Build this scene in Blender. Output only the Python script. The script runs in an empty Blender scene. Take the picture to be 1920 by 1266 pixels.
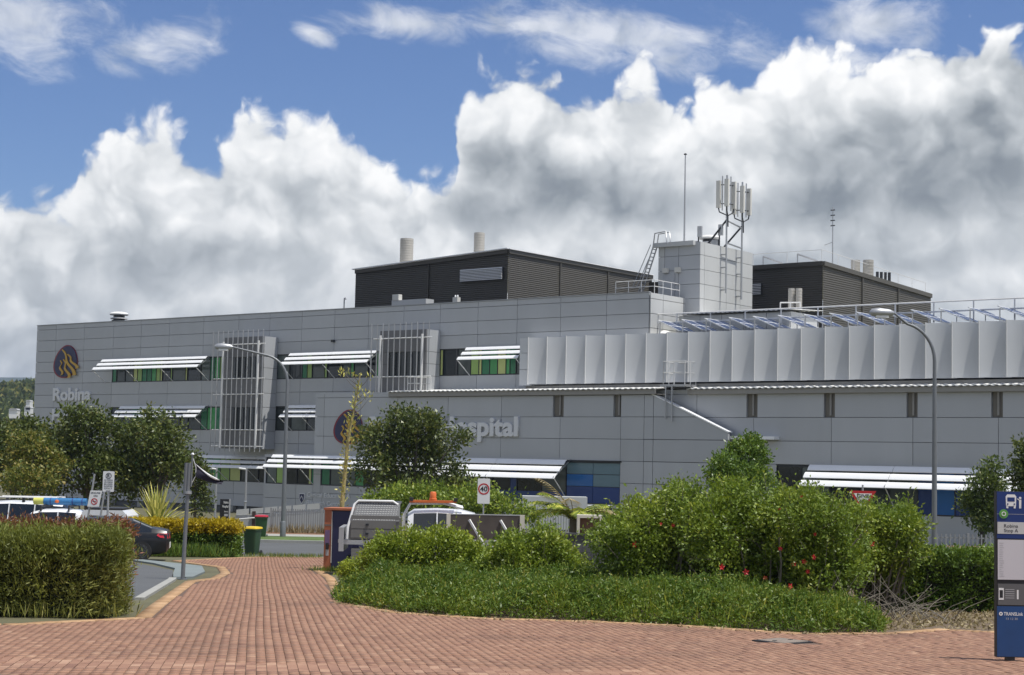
import bpy, bmesh, math, random
import numpy as np
from mathutils import Vector, Matrix
R_ = math.radians
scene = bpy.context.scene
COL = scene.collection
random.seed(7)

# ------------------------------------------------------------------ camera
FPX, PIT, ROL, AZ = 3106.0, R_(4.24), R_(1.18), R_(38.06)   # focal length in photo pixels, pitch, roll, facade azimuth
EYE = np.array([0, 0, 1.6])
_fw = np.array([0, math.cos(PIT), math.sin(PIT)]); _r = np.array([1., 0, 0]); _u = np.array([0, -math.sin(PIT), math.cos(PIT)])
_R = math.cos(ROL) * _r + math.sin(ROL) * _u
_U = -math.sin(ROL) * _r + math.cos(ROL) * _u
cam_d = bpy.data.cameras.new('camera'); cam = bpy.data.objects.new('camera', cam_d); COL.objects.link(cam)
cam_d.sensor_width = 36; cam_d.lens = FPX / 1920 * 36; cam_d.clip_start = 0.1; cam_d.clip_end = 20000
M = Matrix.Identity(4)
for i in range(3):
    M[i][0] = _R[i]; M[i][1] = _U[i]; M[i][2] = -_fw[i]; M[i][3] = EYE[i]
cam.matrix_world = M
scene.camera = cam
scene.view_settings.view_transform = 'Standard'; scene.view_settings.look = 'None'
scene.view_settings.exposure = 0.12; scene.view_settings.gamma = 1.0
scene.view_settings.use_curve_mapping = False

def ray(px, py): return _R * (px - 960) / FPX - _U * (py - 633) / FPX + _fw
def at(px, py, Y):
    d = ray(px, py); return EYE + d * (Y / d[1])
def gz(Y):
    if Y < 62: return -0.034 * Y
    if Y < 80: return -2.108
    if Y < 105: return -2.108 - 1.1 * (Y - 80) / 25
    return -3.208
def azel(px, py):
    d = ray(px, py); return math.degrees(math.atan2(d[0], d[1])), math.degrees(math.asin(d[2] / np.linalg.norm(d)))
# building frame: x = along the facade, y = into the building, z up
FO = np.array([-45.552, 158.452, 0.0]); FU = np.array([math.cos(AZ), -math.sin(AZ), 0]); FY = np.array([math.sin(AZ), math.cos(AZ), 0])
def fac(px, py, y):            # photo ray meets the plane y = const of the building frame
    d = ray(px, py); t = ((FO + FY * y - EYE) @ FY) / (d @ FY); p = EYE + d * t
    return float((p - FO) @ FU), float(y), float(p[2])
def facu(px, py, x):           # photo ray meets the plane x = const of the building frame
    d = ray(px, py); t = ((FO + FU * x - EYE) @ FU) / (d @ FU); p = EYE + d * t
    return float(x), float((p - FO) @ FY), float(p[2])

# ------------------------------------------------------------------ world sky and sun
SUN_EL, SUN_AZ = 68.5, 115.5           # azimuth clockwise from +Y
w = bpy.data.worlds.new('World'); scene.world = w; w.use_nodes = True
NT = w.node_tree; NT.nodes.clear()
w.cycles.sampling_method = 'MANUAL'; w.cycles.sample_map_resolution = 512
class NG:                               # tiny node-graph helper
    def __init__(s, nt): s.nt = nt
    def n(s, t, **kw):
        o = s.nt.nodes.new(t)
        for k, v in kw.items(): setattr(o, k, v)
        return o
    def put(s, sock, v):
        if isinstance(v, (int, float)): sock.default_value = v
        elif isinstance(v, (tuple, list)): sock.default_value = v
        else: s.nt.links.new(v, sock)
    def m(s, op, a, b=0.0, c=None, clamp=False):
        o = s.n('ShaderNodeMath', operation=op, use_clamp=clamp); s.put(o.inputs[0], a); s.put(o.inputs[1], b)
        if c is not None: s.put(o.inputs[2], c)
        return o.outputs[0]
    def sstep(s, x, lo, hi):
        o = s.n('ShaderNodeMapRange', interpolation_type='SMOOTHSTEP'); s.put(o.inputs[0], x)
        o.inputs[1].default_value = lo; o.inputs[2].default_value = hi; return o.outputs[0]
    def comb(s, x, y, z=0.0):
        o = s.n('ShaderNodeCombineXYZ'); s.put(o.inputs[0], x); s.put(o.inputs[1], y); s.put(o.inputs[2], z); return o.outputs[0]
    def noise(s, vec, scale, detail=6, rough=0.55, dist=0.0, lac=2.0):
        o = s.n('ShaderNodeTexNoise'); s.put(o.inputs['Vector'], vec); o.inputs['Scale'].default_value = scale
        o.inputs['Detail'].default_value = detail; o.inputs['Roughness'].default_value = rough; o.inputs['Distortion'].default_value = dist
        o.inputs['Lacunarity'].default_value = lac
        return o.outputs[0]
    def mixc(s, f, a, b, bt='MIX'):
        o = s.n('ShaderNodeMix', data_type='RGBA', blend_type=bt); s.put(o.inputs[0], f); s.put(o.inputs[6], a); s.put(o.inputs[7], b); return o.outputs[2]
    def ramp(s, f, stops):
        o = s.n('ShaderNodeValToRGB'); s.put(o.inputs[0], f); e = o.color_ramp.elements
        while len(e) < len(stops): e.new(0.5)
        for el, (p, c) in zip(e, stops): el.position = p; el.color = (*c, 1)
        return o.outputs[0]
g = NG(NT)
tc = g.n('ShaderNodeTexCoord'); sep = g.n('ShaderNodeSeparateXYZ'); NT.links.new(tc.outputs['Generated'], sep.inputs[0])
dx, dy, dz = sep.outputs
az_ = g.m('MULTIPLY', g.m('ARCTAN2', dx, dy), 57.2958); el_ = g.m('MULTIPLY', g.m('ARCSINE', dz), 57.2958)
sky = g.n('ShaderNodeTexSky', sky_type='NISHITA'); sky.sun_disc = False
sky.sun_elevation = R_(SUN_EL); sky.sun_rotation = R_(SUN_AZ); sky.altitude = 20; sky.air_density = 1.0; sky.dust_density = 0.3; sky.ozone_density = 2.0
pv = g.comb(az_, el_, 0.0)
# outline of the cumulus bank: elevation of the cloud tops as a function of azimuth
tops = [(-40, 352), (0, 345), (60, 345), (140, 335), (155, 285), (200, 252), (240, 218), (275, 206), (325, 222), (380, 258), (420, 256), (440, 222), (462, 196), (490, 198), (525, 214), (560, 200), (615, 205), (660, 235),
        (705, 250), (750, 300), (800, 328), (835, 325), (852, 240), (870, 165), (890, 122), (930, 118), (1000, 130), (1060, 135), (1088, 168), (1120, 160), (1165, 118), (1215, 108), (1250, 140), (1305, 165),
        (1345, 150), (1400, 150), (1428, 140), (1470, 75), (1512, 45), (1545, 80), (1600, 100), (1655, 110), (1700, 75), (1760, 62), (1850, 58), (1900, 45), (1960, 40)]
fc = g.n('ShaderNodeFloatCurve'); cv = fc.mapping.curves[0]
pts = sorted({round(azel(*p)[0], 3): azel(*p)[1] for p in tops}.items())
while len(cv.points) < len(pts): cv.points.new(0.5, 0.5)
for p, (a, e) in zip(cv.points, pts): p.location = ((a + 20) / 40, e / 20); p.handle_type = 'AUTO_CLAMPED'
fc.mapping.use_clip = False; fc.mapping.update()
wv1 = g.noise(pv, 0.35, 4, 0.55); wv2 = g.noise(g.comb(g.m('ADD', az_, 37.0), el_), 0.35, 4, 0.55)
azw = g.m('ADD', az_, g.m('MULTIPLY', g.m('SUBTRACT', g.noise(pv, 0.22, 1, 0.5), 0.5), 2.0))
g.put(fc.inputs['Value'], g.m('DIVIDE', g.m('ADD', azw, 20.0), 40.0))
Ein = g.m('MULTIPLY', fc.outputs[0], 20.0)
Eout = g.m('ADD', 6.0, g.m('MULTIPLY', g.noise(g.comb(dx, dy, 0.0), 2.2, 4, 0.6), 18.0))
Etop = g.n('ShaderNodeMix', data_type='FLOAT'); g.put(Etop.inputs[0], g.sstep(g.m('ABSOLUTE', az_), 17.5, 26.0)); g.put(Etop.inputs[2], Ein); g.put(Etop.inputs[3], Eout)
depth = g.m('ADD', g.m('SUBTRACT', Etop.outputs[0], el_), g.m('MULTIPLY', g.m('SUBTRACT', wv2, 0.5), 0.8))
def vor(vec, scale, sm):
    o = g.n('ShaderNodeTexVoronoi', voronoi_dimensions='2D', feature='SMOOTH_F1'); g.put(o.inputs['Vector'], vec); o.inputs['Scale'].default_value = scale
    o.inputs['Smoothness'].default_value = sm; o.inputs['Detail'].default_value = 2.0; o.inputs['Roughness'].default_value = 0.5; return o.outputs['Distance']
wob = g.comb(g.m('ADD', az_, g.m('MULTIPLY', g.m('SUBTRACT', wv2, 0.5), 2.4)), g.m('ADD', el_, g.m('MULTIPLY', g.m('SUBTRACT', wv1, 0.5), 2.4)))
bil = vor(wob, 0.55, 0.35)
nf = g.noise(wob, 1.5, 6, 0.6)
n0 = g.noise(wob, 0.42, 3, 0.5)
n1 = g.noise(g.comb(g.m('ADD', az_, g.m('ADD', 0.35, g.m('MULTIPLY', g.m('SUBTRACT', wv2, 0.5), 2.4))), g.m('ADD', el_, g.m('ADD', 0.75, g.m('MULTIPLY', g.m('SUBTRACT', wv1, 0.5), 2.4)))), 0.42, 3, 0.5)
nl = g.noise(g.comb(az_, g.m('MULTIPLY', el_, 1.5), 5.0), 0.13, 3, 0.5)
dens = g.m('ADD', g.m('ADD', depth, g.m('MULTIPLY', g.m('SUBTRACT', 0.58, bil), 1.9)), g.m('MULTIPLY', g.m('SUBTRACT', nf, 0.5), 1.15))
a_cum = g.sstep(dens, -0.25, 0.6)
def blob(cx, cy, rx, ry, rot=0.0):     # soft ellipse on the sky, centre and radii in photo pixels turned to degrees
    a, e = azel(cx, cy); k = 34.4 / 1920
    u = g.m('SUBTRACT', az_, a); v = g.m('SUBTRACT', el_, e); c, s = math.cos(rot), math.sin(rot)
    uu = g.m('MULTIPLY', g.m('ADD', g.m('MULTIPLY', u, c), g.m('MULTIPLY', v, s)), 1 / (rx * k))
    vv = g.m('MULTIPLY', g.m('SUBTRACT', g.m('MULTIPLY', v, c), g.m('MULTIPLY', u, s)), 1 / (ry * k))
    return g.m('SUBTRACT', 1.0, g.m('SQRT', g.m('ADD', g.m('MULTIPLY', uu, uu), g.m('MULTIPLY', vv, vv))))
def vmax(l):
    o = l[0]
    for x in l[1:]: o = g.m('MAXIMUM', o, x)
    return o
# thin high streaks; overhead, out of view, cloud added to whiten the light
wisp = vmax([blob(770, 45, 150, 32, -.05), blob(1000, 48, 170, 30, .05), blob(1180, 72, 330, 60, -.12), blob(290, 85, 140, 50, .25), blob(60, 40, 150, 90), blob(590, 66, 40, 18, -.4), blob(1640, 40, 120, 60), blob(1560, 130, 130, 60)])
wn = g.noise(g.comb(g.m('MULTIPLY', az_, 0.55), g.m('ADD', el_, g.m('MULTIPLY', az_, 0.12)), 3.0), 0.9, 6, 0.62, 0.4)
wout = g.m('MULTIPLY', g.m('SUBTRACT', g.noise(g.comb(dx, dy, dz), 2.5, 3, 0.5), 0.42), 6.0)
wisp2 = g.n('ShaderNodeMix', data_type='FLOAT'); g.put(wisp2.inputs[0], g.sstep(el_, 18.0, 24.0)); g.put(wisp2.inputs[2], wisp); g.put(wisp2.inputs[3], wout)
a_w = g.m('MULTIPLY', g.sstep(g.m('ADD', g.m('MULTIPLY', wisp2.outputs[0], 0.75), g.m('MULTIPLY', g.m('SUBTRACT', wn, 0.5), 2.0)), -0.2, 0.85), 0.66)
alpha = g.m('MAXIMUM', a_cum, a_w)
# light and shade of the bank: white sunlit tops, grey bases, relief from the puffs towards the sun
relief = g.m('MULTIPLY', g.m('ADD', g.m('MULTIPLY', g.m('SUBTRACT', n0, n1), 0.75), g.m('MULTIPLY', g.m('SUBTRACT', 0.45, bil), 0.32)), g.m('SUBTRACT', 1.0, g.m('MULTIPLY', g.sstep(depth, 1.0, 8.0), 0.45)))
dark = g.m('ADD', g.m('MULTIPLY', g.sstep(vmax([blob(1010, 350, 210, 85), blob(1160, 375, 180, 55), blob(920, 330, 90, 100)]), -0.45, 0.85), 0.36),
           g.m('MULTIPLY', g.sstep(vmax([blob(1760, 300, 330, 110, .12), blob(1560, 370, 170, 60, .15), blob(1880, 230, 130, 120)]), -0.5, 0.9), 0.38))
dark = g.m('ADD', dark, g.m('MULTIPLY', g.sstep(vmax([blob(790, 395, 150, 50), blob(560, 360, 200, 60), blob(300, 480, 330, 60), blob(90, 640, 240, 90), blob(1500, 500, 500, 45, .08)]), -0.3, 0.9), 0.20))
core = g.m('MULTIPLY', g.sstep(depth, 0.3, 7.0), 0.25)
lum = g.m('ADD', g.m('SUBTRACT', g.m('SUBTRACT', 0.97, core), g.m('MULTIPLY', dark, g.m('ADD', 0.55, g.m('MULTIPLY', nl, 0.9)))), relief)
lum = g.m('ADD', lum, g.m('MULTIPLY', g.m('SUBTRACT', nl, 0.5), 0.38))
lum = g.m('ADD', lum, g.m('MULTIPLY', g.m('SUBTRACT', nf, 0.5), 0.10), None, True)
ccol = g.ramp(lum, [(0.0, (0.13, 0.155, 0.185)), (0.3, (0.26, 0.29, 0.32)), (0.6, (0.52, 0.55, 0.575)), (0.85, (0.82, 0.835, 0.845)), (1.0, (0.97, 0.97, 0.965))])
bgs = g.n('ShaderNodeBackground'); g.put(bgs.inputs[0], g.mixc(1.0, sky.outputs[0], (0.64, 0.75, 1.0, 1), 'MULTIPLY')); bgs.inputs[1].default_value = 0.095
bgc = g.n('ShaderNodeBackground'); g.put(bgc.inputs[0], ccol); bgc.inputs[1].default_value = 1.0
mx = g.n('ShaderNodeMixShader'); g.put(mx.inputs[0], alpha); NT.links.new(bgs.outputs[0], mx.inputs[1]); NT.links.new(bgc.outputs[0], mx.inputs[2])
wo = g.n('ShaderNodeOutputWorld'); NT.links.new(mx.outputs[0], wo.inputs[0])

sd = bpy.data.lights.new('sun', 'SUN'); sd.energy = 4.6; sd.angle = R_(0.53); sd.color = (1.0, 0.96, 0.89)
sun = bpy.data.objects.new('sun', sd); COL.objects.link(sun)
sv = Vector((math.sin(R_(SUN_AZ)) * math.cos(R_(SUN_EL)), math.cos(R_(SUN_AZ)) * math.cos(R_(SUN_EL)), math.sin(R_(SUN_EL))))
sun.rotation_euler = sv.to_track_quat('Z', 'Y').to_euler(); sun.location = (30, -20, 60)

# ------------------------------------------------------------------ helpers
BASE = {}                                # origin of a thing in the frame its parts are written in
def tag(o, label=None, cat=None, group=None, kind=None):
    if label: o['label'] = label
    if cat: o['category'] = cat
    if group: o['group'] = group
    if kind: o['kind'] = kind
    return o
def link(o, parent=None):
    COL.objects.link(o)
    if parent is not None:
        o.parent = parent; BASE[o] = BASE.get(parent, (0, 0, 0))
    return o
def thing(name, label, cat, loc=(0, 0, 0), rz=0.0, group=None, base=(0, 0, 0), kind=None):
    o = bpy.data.objects.new(name, None); o.empty_display_size = 0.3; COL.objects.link(o)
    o.location = loc; o.rotation_euler = (0, 0, rz); BASE[o] = base
    return tag(o, label, cat, group, kind)
def fthing(name, label, cat, base, group=None):          # a thing in the building frame; base = (x, y, z) there
    p = FO + FU * base[0] + FY * base[1]; return thing(name, label, cat, (p[0], p[1], base[2]), -AZ, group, base)
class MB:
    def __init__(s): s.v = []; s.f = []
    def add(s, v, f):
        n = len(s.v); s.v += [tuple(map(float, p)) for p in v]; s.f += [tuple(i + n for i in q) for q in f]; return s
    def box(s, x0, x1, y0, y1, z0, z1):
        return s.add([(x0, y0, z0), (x1, y0, z0), (x1, y1, z0), (x0, y1, z0), (x0, y0, z1), (x1, y0, z1), (x1, y1, z1), (x0, y1, z1)],
                     [(3, 2, 1, 0), (4, 5, 6, 7), (0, 1, 5, 4), (1, 2, 6, 5), (2, 3, 7, 6), (3, 0, 4, 7)])
    def tube(s, path, r, n=8, cap=True):
        path = [Vector(p) for p in path]; rs = r if isinstance(r, (list, tuple)) else [r] * len(path)
        rings = []; prev = None
        for i, p in enumerate(path):
            t = (path[min(i + 1, len(path) - 1)] - path[max(i - 1, 0)]).normalized()
            if prev is None:
                a = Vector((0, 0, 1)) if abs(t.z) < .9 else Vector((1, 0, 0)); u = t.cross(a).normalized()
            else:
                u = (prev - t * prev.dot(t)).normalized()
            prev = u; q = t.cross(u); rings.append([p + (u * math.cos(2 * math.pi * k / n) + q * math.sin(2 * math.pi * k / n)) * rs[i] for k in range(n)])
        v = [x for ring in rings for x in ring]; f = []
        for i in range(len(path) - 1):
            for k in range(n): f.append((i * n + k, i * n + (k + 1) % n, (i + 1) * n + (k + 1) % n, (i + 1) * n + k))
        if cap: f.append(tuple(range(n - 1, -1, -1))); f.append(tuple(range((len(path) - 1) * n, len(path) * n)))
        return s.add(v, f)
    def lathe(s, c, prof, n=20):                          # prof: (radius, z)
        v = []; f = []
        for (r, z) in prof:
            for k in range(n): v.append((c[0] + r * math.cos(2 * math.pi * k / n), c[1] + r * math.sin(2 * math.pi * k / n), c[2] + z))
        for i in range(len(prof) - 1):
            for k in range(n): f.append((i * n + k, i * n + (k + 1) % n, (i + 1) * n + (k + 1) % n, (i + 1) * n + k))
        f.append(tuple(range(n - 1, -1, -1))); f.append(tuple(range((len(prof) - 1) * n, len(prof) * n)))
        return s.add(v, f)
    def prism(s, poly, y0, y1):                           # polygon in x,z pushed along y
        n = len(poly); v = [(p[0], y0, p[1]) for p in poly] + [(p[0], y1, p[1]) for p in poly]
        f = [tuple(range(n)), tuple(range(2 * n - 1, n - 1, -1))] + [(k, k + n, (k + 1) % n + n, (k + 1) % n) for k in range(n)]
        return s.add(v, f)
    def beam(s, a, b, w, h):                              # rectangular bar between two points
        a, b = Vector(a), Vector(b); t = (b - a).normalized(); up = Vector((0, 0, 1)) if abs(t.z) < .95 else Vector((0, 1, 0))
        u = t.cross(up).normalized() * (w / 2); q = u.cross(t).normalized() * (h / 2)
        v = [p + su * u + sq * q for p in (a, b) for su, sq in ((-1, -1), (1, -1), (1, 1), (-1, 1))]
        return s.add(v, [(3, 2, 1, 0), (4, 5, 6, 7), (0, 1, 5, 4), (1, 2, 6, 5), (2, 3, 7, 6), (3, 0, 4, 7)])
    def build(s, name, mat, parent=None, smooth=None):
        b = BASE.get(parent, (0, 0, 0)) if parent is not None else (0, 0, 0)
        me = bpy.data.meshes.new(name); me.from_pydata([(x - b[0], y - b[1], z - b[2]) for x, y, z in s.v], [], s.f)
        bm = bmesh.new(); bm.from_mesh(me); bmesh.ops.recalc_face_normals(bm, faces=bm.faces); bm.to_mesh(me); bm.free()
        me.materials.append(mat)
        if smooth:
            me.shade_smooth(); me.set_sharp_from_angle(angle=R_(smooth))
        return link(bpy.data.objects.new(name, me), parent)
UNIT = {}
def piece(name, mat, parent, x0, x1, y0, y1, z0, z1):     # one box that shares its mesh with all pieces of the same material
    if mat.name not in UNIT:
        me = bpy.data.meshes.new('piece'); m = MB().box(-.5, .5, -.5, .5, -.5, .5); me.from_pydata(m.v, [], m.f); me.materials.append(mat); UNIT[mat.name] = me
    o = bpy.data.objects.new(name, UNIT[mat.name]); link(o, parent); b = BASE[parent]
    o.location = ((x0 + x1) / 2 - b[0], (y0 + y1) / 2 - b[1], (z0 + z1) / 2 - b[2]); o.scale = (x1 - x0, y1 - y0, z1 - z0)
    return o
def copy_tree(o, parent=None):
    c = o.copy(); COL.objects.link(c); c.parent = parent; BASE[c] = BASE.get(o, (0, 0, 0))
    for ch in list(o.children): copy_tree(ch, c)
    return c

# ------------------------------------------------------------------ materials
MATS = {}
def mat(name, col, rough=0.6, metal=0.0, var=0.12, scale=1.5, bump=0.0, bscale=40.0, objvar=0.0, spec=0.5, coords='Object', stretch=None, coat=0.0):
    if name in MATS: return MATS[name]
    m = bpy.data.materials.new(name); m.use_nodes = True; nt = m.node_tree; h = NG(nt); p = nt.nodes['Principled BSDF']
    tcn = h.n('ShaderNodeTexCoord'); vec = tcn.outputs['Object' if coords == 'World' else coords]
    if coords == 'World': vec = h.n('ShaderNodeNewGeometry').outputs['Position']
    if stretch:
        mp = h.n('ShaderNodeMapping'); h.put(mp.inputs[0], vec); mp.inputs['Scale'].default_value = stretch; vec = mp.outputs[0]
    n = h.noise(vec, scale, 6, 0.6); f = h.m('ADD', 1.0 - var, h.m('MULTIPLY', n, 2 * var))
    if objvar:
        oi = h.n('ShaderNodeObjectInfo'); f = h.m('MULTIPLY', f, h.m('ADD', 1.0 - objvar, h.m('MULTIPLY', oi.outputs['Random'], 2 * objvar)))
    mixn = h.n('ShaderNodeMix', data_type='RGBA', blend_type='MULTIPLY'); mixn.inputs[0].default_value = 1.0
    mixn.inputs[6].default_value = (*col, 1); h.put(mixn.inputs[7], h.comb(f, f, f)); h.put(p.inputs['Base Color'], mixn.outputs[2])
    p.inputs['Roughness'].default_value = rough; p.inputs['Metallic'].default_value = metal; p.inputs['Specular IOR Level'].default_value = spec
    p.inputs['Coat Weight'].default_value = coat
    if bump:
        bn = h.n('ShaderNodeBump'); bn.inputs['Strength'].default_value = bump; bn.inputs['Distance'].default_value = 0.02
        h.put(bn.inputs['Height'], h.noise(vec, bscale, 5, 0.6)); h.put(p.inputs['Normal'], bn.outputs[0])
    MATS[name] = m; return m
def leafmat(name, stops, trans=0.3, rough=0.45):
    if name in MATS: return MATS[name]
    m = bpy.data.materials.new(name); m.use_nodes = True; nt = m.node_tree; h = NG(nt); p = nt.nodes['Principled BSDF']
    a = h.n('ShaderNodeAttribute', attribute_name='var'); c = h.ramp(a.outputs['Fac'], stops)
    h.put(p.inputs['Base Color'], c); p.inputs['Roughness'].default_value = rough; p.inputs['Specular IOR Level'].default_value = 0.35
    t = h.n('ShaderNodeBsdfTranslucent'); h.put(t.inputs[0], h.mixc(1.0, c, (1.0, 1.0, 0.55, 1), 'MULTIPLY'))
    mxs = h.n('ShaderNodeMixShader'); mxs.inputs[0].default_value = trans; nt.links.new(p.outputs[0], mxs.inputs[1]); nt.links.new(t.outputs[0], mxs.inputs[2])
    nt.links.new(mxs.outputs[0], nt.nodes['Material Output'].inputs[0]); MATS[name] = m; return m
def glassmat(name, col, rough=0.05, var=0.0):
    m = mat(name, col, rough, 0.0, 0.25, 0.8, objvar=0.35, spec=0.55); return m
CLAD = mat('cladding_panel', (0.415, 0.430, 0.446), 0.42, 0.1, 0.085, 0.55, objvar=0.045, spec=0.45, coords='World', stretch=(1, 1, .22))
CLADR = mat('cladding_light', (0.50, 0.51, 0.505), 0.5, 0.0, 0.10, 0.6, objvar=0.05, coords='World', stretch=(1, 1, .2))  # paler cladding; on right-hand faces it carries sunlight put into the colour
CORE = mat('cladding_joint', (0.115, 0.12, 0.128), 0.8)
PERF = mat('perforated_screen', (0.58, 0.595, 0.61), 0.5, 0.1, 0.06, .6, bump=0.25, bscale=60, objvar=0.04, coords='World', stretch=(1, 1, .3))
WHITE = mat('white_blade', (0.80, 0.81, 0.82), 0.35, 0.0, 0.04, 2.0)
ALU = mat('galvanised_steel', (0.42, 0.43, 0.44), 0.42, 0.6, 0.15, 6.0)
ALUB = mat('bright_tube', (0.66, 0.66, 0.65), 0.45, 0.0, 0.06, 3.0)
DARKM = mat('dark_frame', (0.018, 0.02, 0.024), 0.4)
GLASS = glassmat('window_glass', (0.016, 0.022, 0.026)); BLIND = mat('window_blind', (0.075, 0.092, 0.088), 0.12, 0, .3, 3.0, objvar=.5)
GREENS = {'d': mat('spandrel_dark_green', (0.02, 0.17, 0.075), 0.25, objvar=0.1), 'm': mat('spandrel_green', (0.06, 0.30, 0.095), 0.25, objvar=0.1),
          'l': mat('spandrel_lime', (0.27, 0.42, 0.115), 0.25, objvar=0.1), 'y': mat('spandrel_pale_lime', (0.48, 0.54, 0.2), 0.25, objvar=0.1),
          'b': mat('spandrel_blue', (0.01, 0.04, 0.17), 0.2, objvar=0.08), 'c': mat('spandrel_mid_blue', (0.016, 0.12, 0.36), 0.2), 't': mat('spandrel_teal', (0.12, 0.2, 0.24), 0.2),
          'g': GLASS}
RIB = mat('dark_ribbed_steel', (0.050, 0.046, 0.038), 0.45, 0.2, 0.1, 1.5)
RIBR = mat('ribbed_steel_sunlit', (0.105, 0.098, 0.082), 0.5, 0.1, 0.1, 1.5)  # lighter copy of the dark ribbed steel, sunlight on right walls put into colour
BEIGE = mat('beige_fascia', (0.27, 0.26, 0.24), 0.6, 0.0, 0.12, 1.0)
BROWN = mat('brown_recess', (0.17, 0.155, 0.13), 0.7, 0.0, 0.15, 1.0)
ROOFW = mat('pale_roof_sheet', (0.70, 0.70, 0.68), 0.45, 0.0, 0.08, 0.8)
STACK = mat('stack_metal', (0.40, 0.38, 0.34), 0.5, 0.2, 0.2, 3.0, stretch=(3, 3, .6))
OFFW = mat('off_white_box', (0.62, 0.61, 0.56), 0.5)
BLACK = mat('black_rubber', (0.02, 0.02, 0.021), 0.7, objvar=0.1)
LETTER = mat('grey_letter', (0.66, 0.67, 0.68), 0.4, 0.0, 0.04)
NAVY = mat('navy_sign', (0.012, 0.016, 0.07), 0.35)
GOLD = mat('gold_sign', (0.50, 0.30, 0.035), 0.35, 0.1, 0.08)
MAGENTA = mat('magenta_rim', (0.22, 0.015, 0.03), 0.4)
SOLAR = mat('solar_cell', (0.045, 0.068, 0.14), 0.35, 0.0, 0.2, 5.0, spec=0.25)

# ------------------------------------------------------------------ ground and paving
def sheet(name, poly, lift, m, parent=None, label=None, kind='structure', thick=0.0):
    # flat polygon lying on the sloping site
    vs = [(x, y, gz(y) + lift) for x, y in poly]; n = len(vs); f = [tuple(range(n))]
    if thick:
        vs += [(x, y, z - thick) for x, y, z in vs]; f += [(k, k + n, (k + 1) % n + n, (k + 1) % n) for k in range(n)]
    o = MB().add(vs, f).build(name, m, parent)
    if parent is None: tag(o, label, None, None, kind)
    return o
SOIL = mat('soil_and_dry_grass', (0.10, 0.095, 0.05), 0.95, 0, 0.45, 0.6, bump=0.6, bscale=9)
GRASS = mat('mown_grass', (0.075, 0.12, 0.028), 0.95, 0, 0.4, 1.2, bump=0.8, bscale=25)
ASPH = mat('asphalt', (0.085, 0.09, 0.094), 0.9, 0, 0.22, 0.5, bump=0.35, bscale=60)
CONC = mat('blue_grey_concrete', (0.17, 0.20, 0.20), 0.9, 0, 0.22, 0.7, bump=0.2, bscale=30)
KERB = mat('kerb_concrete', (0.31, 0.31, 0.285), 0.9, 0, 0.2, 2.0, bump=0.25, bscale=40)
MULCH = mat('bark_mulch', (0.13, 0.095, 0.062), 0.95, 0, 0.5, 3.0, bump=1.0, bscale=22)
PAINT = mat('road_paint', (0.72, 0.72, 0.70), 0.7, 0, 0.12, 3.0)
yy = [-60, 0, 62, 80, 105, 400, 7000]; vs = []; fs = []
for i, y in enumerate(yy):
    for j, x in enumerate((-6000, -200, 0, 200, 6000)): vs.append((x, y, gz(y)))
for i in range(len(yy) - 1):
    for j in range(4): k = i * 5 + j; fs.append((k, k + 1, k + 6, k + 5))
tag(MB().add(vs, fs).build('ground', SOIL), 'sloping ground of soil and dry grass under the whole site', None, None, 'structure')
sheet('road', [(-70, 60.6), (70, 60.6), (70, 70.9), (-70, 70.9)], 0.004, ASPH, None, 'grey asphalt road crossing in front of the hospital')
sheet('car_park', [(-40, 29.5), (-6.6, 29.5), (-7.75, 38.2), (-7.9, 39.4), (-8.9, 44.5), (-10.6, 48.7), (-12.2, 52.6), (-13, 57), (-40, 57)], 0.006, ASPH, None, 'asphalt car park on the left beyond the clipped hedge')
sheet('concrete_apron', [(-7.75, 38.8), (-7.42, 39.5), (-7.8, 43.1), (-8.65, 47.3), (-11.4, 52.2), (-11.75, 51.9), (-10.35, 48.9), (-8.95, 45.0), (-8.3, 41.5)], 0.05, CONC, None, 'blue grey concrete kerb ramp beside the flagpole', thick=.06)
sheet('verge', [(-70, 71.15), (70, 71.15), (70, 74.6), (-70, 74.6)], 0.11, GRASS, None, 'strip of mown grass on the far side of the road')
sheet('footpath', [(-70, 74.6), (70, 74.6), (70, 76.6), (-70, 76.6)], 0.115, KERB, None, 'pale concrete footpath beyond the grass verge')
sheet('gravel_strip', [(-70, 76.6), (70, 76.6), (70, 79.0), (-70, 79.0)], 0.11, mat('orange_gravel', (0.20, 0.11, 0.065), 0.95, 0, 0.4, 4), None, 'strip of orange gravel at the foot of the steel fence')
o = MB()
o.box(-70, 70, 70.9, 71.15, -2.2, -1.985); tag(o.build('kerb', KERB), 'straight concrete kerb along the far side of the road', None, None, 'structure')
o = MB(); o.box(-70, 70, 60.35, 60.6, -2.2, -2.02); tag(o.build('kerb', KERB), 'flush concrete kerb along the near side of the road', None, None, 'structure')
# painted islands on the road
def road_mark(poly, label): sheet('road_marking', poly, 0.009, PAINT, None, label)
road_mark([(-14.5, 69.3), (-10.4, 68.9), (-10.4, 69.1), (-14.5, 69.5)], 'short white edge line on the road behind the yellow lidded bin')
road_mark([(-11.6, 67.4), (-8.6, 68.0), (-4.5, 67.6), (-4.5, 67.95), (-8.6, 68.45), (-11.6, 67.75)], 'upper white line of the painted traffic island')
road_mark([(-8.9, 66.6), (-6.9, 66.3), (-4.0, 65.6), (-4.0, 66.0), (-6.9, 66.8), (-8.9, 66.75)], 'lower white wedge of the painted traffic island')
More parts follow.
